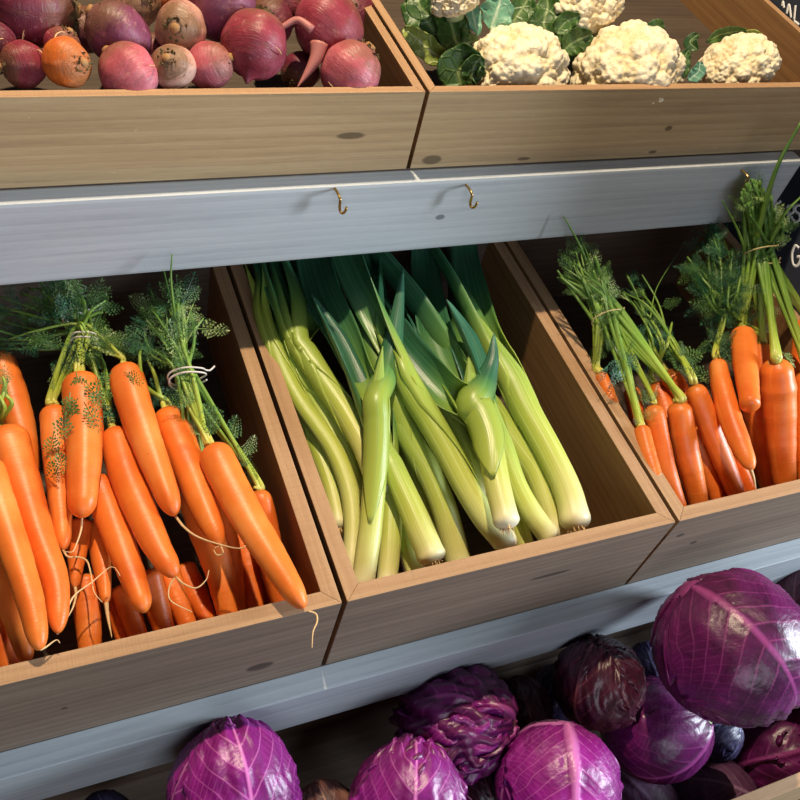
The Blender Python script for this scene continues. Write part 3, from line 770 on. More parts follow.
# the one tall blade standing out of that bunch
def blade(o, px, us, r=.2):
    q, _ = resample(np.asarray(px, float), 16); P = np.array([onU(a, u) for a, u in zip(q, np.linspace(*us, 16))])
    V, F, U = tube_geo(P, r * np.linspace(1, .35, 16), 7); U[:, 1] += 8
    mk('stalk', V, F, M['stalk'], o, uv=U)
def bladeD(o, px, ds, r=.2):
    q, _ = resample(np.asarray(px, float), 16); P = np.array([onD(a, d) for a, d in zip(q, np.linspace(*ds, 16))])
    V, F, U = tube_geo(P, r * np.linspace(1, .3, 16), 7); U[:, 1] += 8
    mk('stalk', V, F, M['stalk'], o, uv=U)
bladeD(LC[10]['obj'], [(178, 350), (174, 310), (171, 280), (172, 254)], (29, 33.2), .22)
blade(LC[10]['obj'], [(182, 345), (188, 318), (199, 290)], (5, 6.5), .09)

endsC = [(580, 250, 8), (574, 262, 7), (590, 262, 8), (598, 275, 7.5), (566, 275, 6.5), (605, 268, 7.5), (585, 280, 7.5), (614, 280, 6.5)]
stalks(RC_[17], endsC[:5], tC + np.array([-1, .3, 0]), 7, .45, 4, 2.4, 'frond', .27, 21, 1)
stalks(RC_[0], endsC[2:7], tC, 6, .45, 4, 2.2, 'frond', .27, 22, 2)
stalks(RC_[1], endsC[3:8], tC, 4, .4, 4, 2.4, 'frond', .27, 23, 2)
stalks(RC_[2], endsC[1:8], tC + np.array([.8, 0, .3]), 6, .4, 3, 2.4, 'frond', .3, 24, 0)
stalks(RC_[14], endsC[4:6], tC + np.array([-1.2, 0, -.4]), 3, .5, 4, 2.4, 'frond', .24, 25, 2)
bladeD(RC_[2]['obj'], [(604, 310), (590, 270), (577, 240), (564, 217)], (28, 33.4), .26)
bladeD(RC_[2]['obj'], [(602, 300), (590, 262), (580, 236)], (29, 33.4), .22)
tD = onU((660, 345), 2.6)
endsD = [(624, 292, 3.5), (640, 305, 3), (634, 275, 4), (650, 290, 3), (670, 320, 3)]
stalks(RC_[4], endsD[:4], tD + np.array([1.0, -.4, .2]), 5, .6, 4, 2.4, 'frond', .25, 26, 2)
stalks(RC_[15], endsD[1:5], tD, 4, .6, 4, 2.6, 'frond_deep', .22, 27, 2)
stalks(RC_[16], endsD, tD + np.array([-1, 0, 0]), 3, .6, 4, 2.6, 'frond_deep', .22, 28, 1)
blade(RC_[4]['obj'], [(650, 320), (656, 290), (672, 262), (684, 244)], (3, 5), .09)
tE = onU((722, 318), 4.0)
endsE = [(702, 238, 7), (716, 228, 8), (690, 262, 6), (728, 252, 8), (708, 280, 6), (735, 285, 7), (694, 290, 5)]
stalks(RC_[6], endsE, tE, 8, .9, 12, 2.8, 'frond_deep', .24, 31, 2)
stalks(RC_[18], endsE[::-1], tE + np.array([.4, .5, .4]), 8, 1.0, 11, 2.8, 'frond_deep', .2, 32, 1)
stalks(RC_[9], endsE[1:6], tE + np.array([1, .5, .4]), 6, .9, 10, 2.6, 'frond_deep', .2, 33, 2)
endsF = [(745, 190, 0, 31.6), (751, 184, 0, 31.8), (756, 180, 0, 31.9), (760, 186, 0, 31.4), (747, 206, 0, 30), (764, 198, 0, 30), (770, 214, 0, 29.5), (778, 226, 0, 29), (784, 222, 0, 29), (768, 206, 0, 30)]
tF = onD((762, 258), 27.6)
stalks(RC_[8], endsF[:6], tF, 12, .4, 1, 2.0, 'frond', .34, 34, 0)
stalks(RC_[7], endsF[:5], tF + np.array([-1.2, .2, 0]), 9, .4, 3, 2.2, 'frond', .34, 35, 1)
stalks(RC_[11], endsF[4:10], tF + np.array([.9, -.3, 0]), 11, .4, 3, 2.2, 'frond', .34, 36, 0)
stalks(RC_[19], endsF[3:9], tF + np.array([.6, .2, .2]), 9, .4, 4, 2.2, 'frond', .32, 37, 0)
stalks(RC_[9], endsF[:8], tF + np.array([-.6, .6, .1]), 8, .4, 3, 2.2, 'frond', .32, 38, 1)
bladeD(RC_[8]['obj'], [(757, 235), (765, 205), (778, 165), (801, 122)], (28.5, 31.2), .42)
bladeD(RC_[19]['obj'], [(768, 246), (784, 215), (806, 192)], (28, 29), .32)
bladeD(RC_[8]['obj'], [(744, 246), (736, 226), (722, 200)], (28.5, 31), .2)
def loose_leaf(c, px, u, L, mat, rgseed):
    rg = random.Random(rgseed); st = [x for x in c['obj'].children if x.name.startswith('stalk')][0]
    for p, d in px:
        m = MB(); b = onU(p, u); frond_geo(m, b, imgdir(b, d[0], d[1], .1), L * rg.uniform(.8, 1.2), np.array([rg.gauss(0, .3), -.55, .8]), rg, 6, 2.4); m.build('leaf', M[mat], st, smooth=False)
def viewdir(P):
    d = np.asarray(P) - CC; return d / np.linalg.norm(d)
def imgdir(P, dx, dy, toward=0.0):
    """3-D direction that shows as (dx, dy) in the photo, plus a share towards the viewer"""
    return RC[0] * dx + RC[1] * dy - viewdir(P) * toward
# torn leaves lying on the shoulders of the carrots
loose_leaf(LC[6], [((76, 372), (.2, .8)), ((84, 380), (.6, .7)), ((70, 392), (-.1, 1)), ((92, 388), (.3, .9)), ((78, 398), (-.5, .8)), ((66, 412), (-.2, 1)), ((84, 402), (.4, .6))], 5.2, 2.4, 'frond', 3)
loose_leaf(LC[5], [((54, 432), (-.2, 1)), ((58, 448), (.2, .9)), ((50, 456), (.1, .8))], 3.5, 2.4, 'frond', 4)
loose_leaf(LC[8], [((112, 372), (-.6, .5)), ((108, 384), (-.3, .9)), ((124, 372), (.5, .3))], 5.3, 2.0, 'frond', 5)
loose_leaf(LC[7], [((104, 400), (.2, .9)), ((112, 408), (-.3, .8)), ((98, 396), (-.5, .5))], 2.4, 2.4, 'frond_deep', 6)
loose_leaf(RC_[8], [((782, 352), (.6, .4)), ((790, 360), (.2, .9)), ((776, 356), (-.3, .7))], 5.6, 2.0, 'frond_pale', 7)
loose_leaf(RC_[6], [((712, 340), (-.6, .5)), ((720, 345), (.2, .8)), ((706, 352), (-.8, .3)), ((726, 352), (.4, .8))], 3.4, 2.4, 'frond', 8)
loose_leaf(RC_[1], [((614, 356), (.1, .9)), ((620, 366), (-.3, .9)), ((610, 362), (-.4, .7)), ((626, 352), (.4, .5))], 4.2, 2.4, 'frond_deep', 9)
loose_leaf(RC_[4], [((676, 348), (.7, .4)), ((684, 358), (.3, .7)), ((668, 352), (.6, .6)), ((660, 340), (.5, .5)), ((690, 366), (.6, .4))], 2.6, 2.6, 'frond', 10)

def axis_of(a, b): return np.asarray(b) - np.asarray(a)
GT = 'ties round the carrot greens'
for nm, lb, c0, ax, R_, mt, sd in [
  ('twist_tie', 'white twisted tie round the greens above the broad pale carrot, lower of the two', onU((86, 341), 3.9), axis_of(onU((84, 370), 3), onU((82, 318), 4.6)), 1.5, 'tie', 1),
  ('twist_tie', 'white wire tie round the neck of the spilling dark greens, upper of two', onU((77, 317), 4.8), axis_of(onU((80, 345), 3.6), onU((72, 300), 5)), 1.35, 'tie', 2),
  ('twist_tie', 'white wire tie coiled round the greens of the large cracked carrot', tB, axis_of(onU((207, 440), 3), onU((178, 330), 5.4)), 1.75, 'tie', 3),
  ('twine', 'pale twine round the stalks just inside the crate beside the leeks', tC, axis_of(onU((640, 395), 2), onU((590, 275), 7)), 2.0, 'twine', 4),
  ('twine', 'pale twine round the tall stalks below the hook, upper of the two', tF + np.array([-.5, .4, 1.0]), axis_of(onU((770, 330), 4), onU((755, 205), 14)), 2.2, 'twine', 5),
  ('twine', 'pale twine round the spreading tall stalks, lower of the two', tF + np.array([.5, -.2, -1.4]), axis_of(onU((772, 330), 4), onU((760, 205), 14)), 2.6, 'twine', 6)]:
    tie_loop(nm, lb, c0, ax, R_, M[mt], .09, 2 if sd < 4 else 1, sd)

# ------------------------------------------------------------------ leeks
def leaf_strip(o, P, w, rg, n0, r0, kd, roll=0.0, wrap=1.9, open_=.5, taper=.35, name='leaf'):
    """leek leaf: its base wraps the shaft (first n0 share of the path), then opens into a long keeled blade that runs to a point"""
    Q, L = resample(P, 44); T, _, _ = frames(Q); n = len(Q); s = np.linspace(0, 1, n); nc = 11; cs = np.linspace(-1, 1, nc)
    V = []; U = []
    for i in range(n):
        f = max(0.0, (s[i] - n0) / (1 - n0)); g = min(1.0, f / .6); g = g * g * (3 - 2 * g)
        kv = np.asarray(kd, float); nn = kv - T[i] * (kv @ T[i]); nn /= np.linalg.norm(nn); sd = np.cross(T[i], nn)
        a = roll * f; nn, sd = nn * math.cos(a) + sd * math.sin(a), sd * math.cos(a) - nn * math.sin(a)
        th0 = wrap * (1 - g) + open_ * g
        wi = max(r0 * wrap * 1.02 * (1 - g) + w * g, .02) * min(1.0, .06 + s[i] / (.7 * n0)) * np.clip((1 - f) / taper, 0.004, 1) ** .75
        rc = wi / th0
        if g == 0: rc = r0 * (1.0 + .06 * s[i] / n0); th0 = wi / rc
        for c in cs:
            t = c * th0
            V.append(Q[i] + nn * r0 * 1.03 * (1 - g) + rc * ((math.cos(t) - 1) * nn + math.sin(t) * sd) - nn * .12 * wi * (1 - abs(c)) * g * -1)
        v = .16 * s[i] / n0 if s[i] < n0 else .16 + .84 * f
        U.append(np.stack([cs * .5 + .5, np.full(nc, v)], 1))
    F = [(i * nc + j, i * nc + j + 1, (i + 1) * nc + j + 1, (i + 1) * nc + j) for i in range(n - 1) for j in range(nc - 1)]
    ob = mk(name, V, F, M['leek_leaf'], o, uv=np.vstack(U))
    md = ob.modifiers.new('thickness', 'SOLIDIFY'); md.thickness = .11 * S; md.offset = 0
    return ob

def make_leek(c):
    P, r = c['P'][::-1], c['r'][::-1]          # root end first
    rg = random.Random(len(c['label']))
    base = P[len(P) // 2] - np.array([0, 0, r.mean()])
    o = thing('leek', c['label'], 'leek', base, 'leeks in the middle crate')
    top = P[-1]; d = (P[-1] - P[-3]) / np.linalg.norm(P[-1] - P[-3])
    if c.get('leaves') and c.get('tipto', 1):
        px_, us_ = c['leaves'][0][:2]; t1 = onU(px_[0], us_[0]); d = .5 * d + .5 * (t1 - top) / np.linalg.norm(t1 - top)
    Q = catmull(np.vstack([P, top + d * 2.0, top + d * 4.4, top + d * 7.0]), 90); s = np.linspace(0, 62 / 48, 90); s = np.where(s < .1, s ** 1.4 * .1 ** -.4, s)
    lq = np.linspace(0, 1, 90); s0_ = np.linspace(0, 62 / 48, 90); Q = np.stack([np.interp(s, s0_, Q[:, k]) for k in range(3)], 1)
    R_ = np.interp(s, np.linspace(0, 1, len(r)), r)
    R_ = R_ * np.where(s < .07, .22 + .78 * np.sqrt(np.clip(1 - (1 - s / .07) ** 2, 0, 1)), 1.0) * (1 + .07 * np.exp(-((s - .04) / .05) ** 2)) * np.where(s > .86, np.clip(1 - ((s - .86) / .44) ** 1.3, .05, 1), 1)
    def fn(i, a): return 1 + .05 * s[i] * np.cos(2 * a) + .02 * np.cos(3 * a + 1)
    V, F, U = tube_geo(Q, R_, 20, True, fn)
    U[:, 1] = np.clip(np.repeat(s, 20), 0, 1)
    mk('shaft', V, F, M['leek_shaft'], o, uv=U)
    if c.get('root', 1):                       # root plate with trimmed bristles
        m = MB(); d = (P[0] - P[1]); d /= np.linalg.norm(d)
        for i in range(26):
            v = np.array([rg.gauss(0, 1), rg.gauss(0, 1), rg.gauss(0, 1)]); v -= d * (v @ d); v /= np.linalg.norm(v)
            st = P[0] + v * r[0] * rg.uniform(.05, .6)
            e = st + d * rg.uniform(.2, .6) + v * rg.uniform(.0, .35)
            Vv, Ff, Uu = tube_geo([st - d * .2, st * .5 + e * .5, e], [.05, .045, .02], 5); m.add(Vv, Ff, Uu)
        m.build('root_bristles', M['hair'], o)
    top, d = P[-1], (P[-1] - P[-3]) / np.linalg.norm(P[-1] - P[-3])
    rt = r[-2]; K0 = {'l': -RC[0], 'r': RC[0], 'b': None, 'f': None}
    vd = top - CC; vd = vd / np.linalg.norm(vd); K0['b'] = vd; K0['f'] = -vd
    def build(pts, w3, kd, roll, open_, start, taper=.3):
        if pts[-1][1] > 36:
            e = pts[-1].copy(); g_ = max(0.0, 43.0 - e[1]); pts = pts + [e + np.array([0, g_ * .8, 3.0]), e + np.array([rg.uniform(-.6, .6), g_, 8.0])]
        pre = [P[k] for k in range(start, len(P), 2)]
        if np.linalg.norm(pre[-1] - P[-1]) > .1: pre.append(P[-1])
        path = pre + pts
        La = np.linalg.norm(np.diff(np.array(pre), axis=0), axis=1).sum(); Lb = np.linalg.norm(np.diff(np.array(path), axis=0), axis=1).sum()
        leaf_strip(o, path, w3, rg, La / Lb, rt, kd, roll, rg.uniform(1.7, 2.1), open_, taper)
    for lf in c.get('leaves', []):
        px, us, wpx = lf[:3]; kd = lf[3] if len(lf) > 3 and isinstance(lf[3], str) else 'b'; opn = lf[4] if len(lf) > 4 else .6
        q = np.asarray(px, float); pts = [onU(a, u) for a, u in zip(q, np.linspace(us[0], us[1], len(q)))]
        build(pts, wpx * .5 * upp(pts[-1]), K0[kd] + np.array([rg.gauss(0, .12) for _ in range(3)]), rg.uniform(-.25, .25), opn, 6 if lf is not c['leaves'][0] else 4, lf[5] if len(lf) > 5 else .3)
    for k in range(c.get('auto', 2)):
        sg = 1 if (k + len(c['label'])) % 2 else -1
        e = top + d * rg.uniform(14, 22) + np.array([sg * rg.uniform(.3, 2.0), 0, rg.uniform(-1.0, .8)])
        if e[1] > 42.4: e = e - d * (e[1] - 42.4) / max(d[1], .3)
        e[0] = min(max(e[0], 3.2), 33)
        m_ = top * .5 + e * .5 + np.array([sg * rg.uniform(-.2, .3), 0, rg.uniform(0, .6)])
        build([m_, e], rt * rg.uniform(1.7, 2.3), K0['r'] * sg + vd * rg.uniform(-.2, .8), rg.uniform(-.3, .3), rg.uniform(.4, 1.0), 7)
    c['obj'] = o

LK = [
 K('slim curved leek along the crate side next to the left-hand carrots', [(262, 312), (282, 368), (304, 408), (331, 446), (347, 483), (353, 522), (350, 576)], [17, 17, 17, 18, 19, 19, 17], -.6, -2.6, root=0, auto=2),
 K('straight pale leek lit from above, lying diagonally under the blue-green double leaf', [(297, 340), (320, 376), (345, 412), (365, 450), (380, 495)], [23, 24, 24, 23, 22], .6, -1.6,
   leaves=[([(285, 305), (272, 268), (262, 240)], (1.2, 1.5), 30, 'l', .7), ([(296, 300), (286, 262), (280, 235)], (1.4, 2), 26, 'r', .7), ([(318, 300), (306, 262), (298, 235)], (.4, .6), 40, 'b', .5)], auto=1),
 K('upright pale leek in front with a long pointed leaf standing up to one side', [(376, 400), (377, 430), (375, 475), (370, 530), (361, 594)], [25, 23, 23, 24, 23], 2.2, -2.4, root=0, sheath=0,
   leaves=[([(386, 372), (395, 330), (403, 270)], (2.8, 5.4), 27, 'f', .6, .85), ([(358, 368), (345, 338), (322, 290), (312, 250)], (2.2, 2.0), 36, 'b', .5)], auto=0),
 K('leek right of the upright one, golden lower half, root end behind the front rail', [(396, 398), (408, 436), (426, 468), (442, 505), (452, 540), (463, 582)], [22, 25, 26, 27, 27, 26], .2, -1.6, root=0,
   leaves=[([(385, 355), (375, 315), (366, 250)], (.6, .8), 30, 'b', .6), ([(375, 362), (356, 320), (344, 255)], (.3, .4), 28, 'l', .8)], auto=0),
 K('leek with a short white root end showing its bristly plate near the front rail', [(384, 448), (398, 480), (416, 520), (434, 563)], [22, 25, 28, 29], -.8, -2.0, auto=1),
 K('long leek with a white tip lying from the sheathed leaf pair to the rail middle', [(398, 366), (412, 392), (428, 418), (446, 450), (466, 488), (488, 522), (513, 550)], [26, 27, 26, 25, 25, 26, 24], 1.4, -.4,
   leaves=[([(385, 345), (378, 320), (382, 262)], (1.8, 3.5), 13, 'r', .8)], auto=1),
 K('forked leek whose collar splits into a short upright leaf and a trailing one', [(472, 404), (484, 422), (491, 452), (498, 488), (508, 528)], [34, 28, 26, 26, 26], 2.6, .3, sheath=0,
   leaves=[([(484, 382), (492, 360), (494, 334)], (3.4, 5.2), 27, 'f', .8, .8), ([(448, 392), (424, 368), (398, 335), (380, 300)], (2.8, 2.0), 34, 'b', .7), ([(446, 360), (432, 320), (424, 262)], (1.8, 1.4), 30, 'b', .6)], auto=0),
 K('fat leek against the crate side away from the carrots heap, white bulb at the rail', [(500, 358), (512, 380), (527, 412), (550, 454), (568, 493), (577, 530)], [28, 29, 28, 28, 29, 31], .6, -.8,
   leaves=[([(482, 325), (470, 285), (462, 245)], (1.0, 1.0), 30, 'b', .6)], auto=1),
 K('broad green leek lying just inside the fat one with the white bulb', [(480, 392), (497, 418), (518, 448), (538, 478), (558, 540)], [26, 27, 27, 26, 24], -.6, -1.8, root=0,
   leaves=[([(468, 360), (455, 320), (448, 255)], (-.4, 0), 30, 'l', .7)], auto=1),
 K('thin leek with a white tip between the forked leek and the broad green one', [(499, 428), (507, 455), (517, 485), (533, 515), (553, 541)], [18, 19, 20, 22, 22], .4, -.9, auto=1),
 K('leek end with tan skin low between two white tips', [(497, 470), (510, 502), (519, 530), (530, 562)], [18, 20, 20, 20], -2.2, -2.8, root=0, auto=1),
 K('shaded green leek passing under the collar of the forked leek', [(446, 410), (460, 436), (473, 465), (482, 500)], [19, 21, 21, 20], -1.2, -2.6, auto=2),
 K('dark green leek low against the crate side beneath the slim curved leek', [(305, 420), (320, 455), (332, 490), (340, 530)], [18, 19, 19, 18], -2.6, -3.6, auto=2),
 K('wide flat green leek showing between the slim curved and the diagonal leek', [(300, 372), (316, 402), (334, 434), (350, 472), (360, 530)], [22, 23, 22, 20, 18], -1.4, -2.6, auto=2),
 K('yellow-green leek end showing under the upright pale leek', [(388, 455), (391, 500), (390, 540), (386, 592)], [20, 22, 22, 20], -2.0, -2.4, root=0, auto=1),
 K('dim yellow-green leek low between the bristly and the golden one', [(396, 490), (404, 530), (418, 586)], [18, 19, 18], -4.0, -4.4, root=0, auto=1),
 K('dark leek in the gap between the bristly and the golden leek', [(392, 425), (412, 460), (428, 500), (438, 530)], [16, 18, 18, 16], -3.0, -4.2, root=0, auto=2),
]
for c in LK: c.setdefault('vmax', 1.0)
settle(LK, FLOOR_MID)
for c in LK: make_leek(c)

# ------------------------------------------------------------------ round bodies
def ico(n):
    bm = bmesh.new(); bmesh.ops.create_icosphere(bm, subdivisions=n, radius=1)
    V = np.array([v.co[:] for v in bm.verts]); F = [tuple(v.index for v in f.verts) for f in bm.faces]; bm.free(); return V, F
def basis(ax):
    ax = np.asarray(ax, float); ax /= np.linalg.norm(ax)
    a = np.cross(ax, (0.31, .12, .94)); a /= np.linalg.norm(a); return ax, a, np.cross(ax, a)
def viewdir(P): 
    d = np.asarray(P) - CC; return d / np.linalg.norm(d)
def imgdir(P, dx, dy, toward=0.0):
    """3-D direction that shows as (dx, dy) in the photo, plus a share towards the viewer"""
    return RC[0] * dx + RC[1] * dy - viewdir(P) * toward

def settle_balls(B, floor, dmin, it=120):
    """slides each round body along its line of sight until none overlap, none pass the front panel and none sink into the base"""
    fl = floor if callable(floor) else (lambda D: floor)
    for k in range(it):
        for i in range(len(B)):
            for j in range(i):
                a, b = B[i], B[j]; d = np.linalg.norm(a['c'] - b['c']); pen = (a['r'] + b['r']) * .92 - d
                if pen > 0:
                    for m, o in ((a, b), (b, a)):
                        v = viewdir(m['c']); sg = np.sign((m['c'] - o['c']) @ v) or 1
                        if m.get('pin'): continue
                        m['c'] = m['c'] + v * sg * pen * .22; m['r'] = m['rp'] * upp(m['c'])
        for m in B:
            v = viewdir(m['c'])
            g = dmin + m['r'] * .93 - m['c'][1]
            if g > 0 and not m.get('pin'): m['c'] = m['c'] + v * min(1.5, g / v[1] * .5); m['r'] = m['rp'] * upp(m['c'])
            g = fl(m['c'][1]) + m['r'] * m.get('sq', .9) - m['c'][2]
            if g > 0: m['c'] = m['c'] + v * (g / v[2]) * .6; m['r'] = m['rp'] * upp(m['c'])

# ------------------------------------------------------------------ beets
def make_beet(b):
    c, r = b['c'], b['r']; rg = np.random.default_rng(b['seed'])
    ax, A, Bn = basis(imgdir(c, *b['crown']))            # crown direction
    o = thing('beet', b['label'], 'beet', c - np.array([0, 0, r * .9]), 'beets on the top shelf')
    nv, na = 40, 40
    t = np.linspace(0, 1, nv); th = t * np.pi
    zz = np.cos(th); rr = np.sin(th) ** .86
    rr = rr * (1 - .10 * (t > .5) * (t - .5) * 2)
    tail = np.clip((t - .90) / .10, 0, 1); zz = zz - tail ** 2 * .30 * b.get('tailk', 1); rr = np.maximum(rr, np.where(t > .95, .05 * (1.2 - tail), 0.0))
    crown = np.clip((.1 - t) / .1, 0, 1); zz = zz + crown * .10
    V = []; U = []
    ph = rg.uniform(0, 6.28, 5)
    for i in range(nv):
        for j in range(na):
            a = 2 * np.pi * j / na
            k = 1 + .045 * math.cos(2 * a + ph[0]) * math.sin(th[i]) + .03 * math.cos(3 * a + ph[1] + 3 * t[i]) + .015 * math.cos(7 * a + ph[2]) * math.sin(th[i]) + .012 * math.sin(22 * t[i] + ph[3])
            V.append(c + ax * zz[i] * r * b.get('el', .96) + (A * math.cos(a) + Bn * math.sin(a)) * rr[i] * r * k); U.append((j / na, t[i]))
    F = [(i * na + j, i * na + (j + 1) % na, (i + 1) * na + (j + 1) % na, (i + 1) * na + j) for i in range(nv - 1) for j in range(na)]
    F.append(tuple(range(na))); F.append(tuple((nv - 1) * na + j for j in range(na - 1, -1, -1)))
    mk('root', V, F, M[b['mat']], o, uv=U)
    # crown: cut stub with rings of dry leaf bases
    tp = c + ax * r * (b.get('el', .96) + .04)
    Vs, Fs, Us = tube_geo([tp - ax * .25 * r, tp + ax * .04 * r, tp + ax * .10 * r], [r * .21, r * .18, r * .14], 16)
    mk('cut_crown', Vs, Fs, M['scar'], o, uv=Us)
    m = MB()
    for q in range(26):
        a = rg.uniform(0, 6.28); rad = r * rg.uniform(.22, .42); bb = c + ax * math.sqrt(max(0, r * r * .92 - rad * rad)) + (A * math.cos(a) + Bn * math.sin(a)) * rad
        out = (A * math.cos(a) + Bn * math.sin(a)); e = bb + ax * r * rg.uniform(.05, .16) + out * r * rg.uniform(-.05, .14)
        sd = np.cross(out, ax) * r * .09
        m.add([bb - sd, bb + sd, e + sd * .4, e - sd * .4, bb - out * .06 * r, e - out * .02 * r], [(0, 1, 2, 3), (1, 0, 4), (0, 3, 5, 4), (2, 1, 4, 5), (3, 2, 5)])
    m.build('leaf_bases', M['scale'], o, smooth=False)
    for px, r0 in b.get('tails', []):
        q, _ = resample(np.asarray(px, float), 20)
        dep = (RC @ (c - CC))[2] - r * b.get('tailout', .9)
        P = []
        for k, z in enumerate(q):
            d = ray(z); P.append(CC + d * (dep - .2 * k / 20))
        Vv, Ff, Uu = tube_geo(P, np.linspace(r0, .05, 20), 9)
        mk('tail', Vv, Ff, M['beet_tail'], o, uv=Uu)
    # fine root hairs
    for q in range(b.get('hairs', 2)):
        v = -ax * .7 + A * rg.normal() + Bn * rg.normal(); v /= np.linalg.norm(v)
        p = c + v * r * .97; w = np.cross(v, ax); w /= np.linalg.norm(w) + 1e-9
        P = catmull([p, p + v * .3 + w * .3, p + v * .45 + w * .9, p + v * .35 + w * 1.4], 14)
        Vv, Ff, Uu = tube_geo(P, np.linspace(.07, .025, 14), 5); mk('root_hair', Vv, Ff, M['hair'], o, uv=Uu)

def Bt(label, px, rp, D, crown, mat, **k):
    c = onD(px, D + 1.3); d = dict(label=label, c=c, rp=rp, r=rp * upp(c), crown=crown, mat=mat, seed=len(label)); d.update(k); return d
BE = [
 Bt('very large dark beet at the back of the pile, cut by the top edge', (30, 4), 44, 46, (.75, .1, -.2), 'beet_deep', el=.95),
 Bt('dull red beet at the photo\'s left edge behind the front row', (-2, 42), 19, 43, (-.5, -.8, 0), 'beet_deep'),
 Bt('front-row beet with a brown scurfy crown turned to the left', (24, 64), 23, 39.6, (-.85, .1, .55), 'beet_red'),
 Bt('golden orange beet in the front row', (66, 63), 24, 39.4, (.8, .0, .5), 'beet_gold'),
 Bt('mauve speckled beet lying behind the pink front-row beet', (119, 34), 30, 43.5, (-.6, -.5, .45), 'beet_purple', el=1.08),
 Bt('pale pink beet with a bald spot in the front row', (129, 73), 27, 39.3, (-.7, -.7, .1), 'beet_pink', el=1.1),
 Bt('small pale beet showing its round cut crown to the front', (173, 67), 22, 39.2, (-.25, -.35, .9), 'beet_pale'),
 Bt('beet with a brown shaggy crown facing forward, behind the small pale beet', (181, 28), 26, 43, (-.2, .0, .9), 'beet_pale'),
 Bt('cream and pink beet behind the mauve one at the top edge', (134, 2), 27, 49, (.3, -.3, .6), 'beet_pale'),
 Bt('rosy beet with a dark split beside the small pale beet', (209, 66), 23, 40.2, (.75, -.3, .3), 'beet_pink', el=1.05),
 Bt('large plum-coloured beet cut by the top edge above the rosy one', (220, 2), 37, 46, (-.4, -.7, -.3), 'beet_purple'),
 Bt('big round red beet without visible crown in the front row', (255, 45), 34, 40.8, (.2, -.9, -.15), 'beet_red', hairs=4),
 Bt('large red beet with two thick pale tails', (328, 27), 35, 42.2, (.55, -.75, -.3), 'beet_red', tailk=.3,
    tails=[([(312, 30), (298, 20), (284, 26), (266, 35), (243, 43)], .44), ([(319, 44), (316, 58), (308, 72), (297, 88)], .85)], hairs=0),
 Bt('pinkish beet with wispy roots in the front corner beside the crate side', (350, 72), 31, 39.4, (.6, -.75, .2), 'beet_pink', hairs=5, mat2=0),
 Bt('golden beet almost hidden at the top edge behind the shaggy crown', (171, -2), 20, 50, (.2, -.5, .4), 'beet_gold'),
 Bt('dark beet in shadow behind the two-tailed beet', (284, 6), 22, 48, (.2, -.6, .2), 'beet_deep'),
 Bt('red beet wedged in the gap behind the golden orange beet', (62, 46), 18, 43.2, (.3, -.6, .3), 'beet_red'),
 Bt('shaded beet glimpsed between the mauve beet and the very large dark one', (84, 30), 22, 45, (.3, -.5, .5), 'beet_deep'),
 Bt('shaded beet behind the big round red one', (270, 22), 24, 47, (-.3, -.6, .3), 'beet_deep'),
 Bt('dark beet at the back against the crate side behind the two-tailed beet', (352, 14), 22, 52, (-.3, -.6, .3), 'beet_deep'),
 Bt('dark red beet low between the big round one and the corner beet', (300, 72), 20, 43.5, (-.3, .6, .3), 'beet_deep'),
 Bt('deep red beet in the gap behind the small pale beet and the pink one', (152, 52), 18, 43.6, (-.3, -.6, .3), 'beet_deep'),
]
settle_balls(BE, FLOOR_UP, DU + TU)
for b in BE: make_beet(b)

# ------------------------------------------------------------------ cauliflowers
def fib(n, rg, j=.25):
    i = np.arange(n) + .5; ph = np.arccos(1 - 2 * i / n); th = np.pi * (1 + 5 ** .5) * i
    P = np.stack([np.cos(th) * np.sin(ph), np.sin(th) * np.sin(ph), np.cos(ph)], 1) + rg.normal(0, j / n ** .5, (n, 3))
    return P / np.linalg.norm(P, axis=1)[:, None]
ICO6 = ico(6)
def make_cauli(b):
    c, r = b['c'], b['r']; rg = np.random.default_rng(b['seed'])
    ax, A, Bn = basis(b.get('ax') if b.get('ax') is not None else imgdir(c, -.1, -.75, .5))
    o = thing('cauliflower', b['label'], 'cauliflower', c - np.array([0, 0, r * .8]), 'cauliflowers on the top shelf')
    V, F = ICO6; V = V.copy()
    def near(pts, V):
        best = np.zeros(len(V)); idx = np.zeros(len(V), int)
        for k in range(0, len(V), 4000):
            dd = V[k:k + 4000] @ pts.T; idx[k:k + 4000] = dd.argmax(1); best[k:k + 4000] = dd.max(1)
        return np.arccos(np.clip(best, -1, 1)), idx
    Lg = fib(70, rg, .9); d1, i1 = near(Lg, V); R1 = 1.9 / 70 ** .5
    h1 = np.sqrt(np.clip(1 - (d1 / R1) ** 2, 0, 1))
    sm = fib(760, rg, .8); d2, i2 = near(sm, V); R2 = 1.9 / 760 ** .5
    h2 = np.sqrt(np.clip(1 - (d2 / R2) ** 2, 0, 1))
    lobe = rg.uniform(.0, .05, 70)[i1]; lb2 = rg.uniform(-.01, .018, 760)[i2]
    rad = .87 + .10 * h1 + lobe * .5 + .040 * h2 + lb2
    z = V[:, 2]
    rad = rad * np.where(z < -.25, 1 + .35 * (z + .25), 1.0)
    h = b.get('sq', .8)
    P = c + r * (A[None] * (V[:, :1] * rad[:, None]) * b.get('wx', 1) + Bn[None] * (V[:, 1:2] * rad[:, None]) + ax[None] * (V[:, 2:3] * rad[:, None]) * h)
    mk('curd', P, F, M['curd'], o, uv=np.zeros((len(P), 2)), col=np.clip(.35 + .45 * h1 + .35 * h2, 0, 1))
    # stub
    Vs, Fs, Us = tube_geo([c - ax * r * .5, c - ax * r * h * .95], [r * .35, r * .3], 14); mk('stem', Vs, Fs, M['cab_stem'], o, uv=Us)
    for lf in b.get('leaves', []): cauli_leaf(o, c, r, rg, *lf)

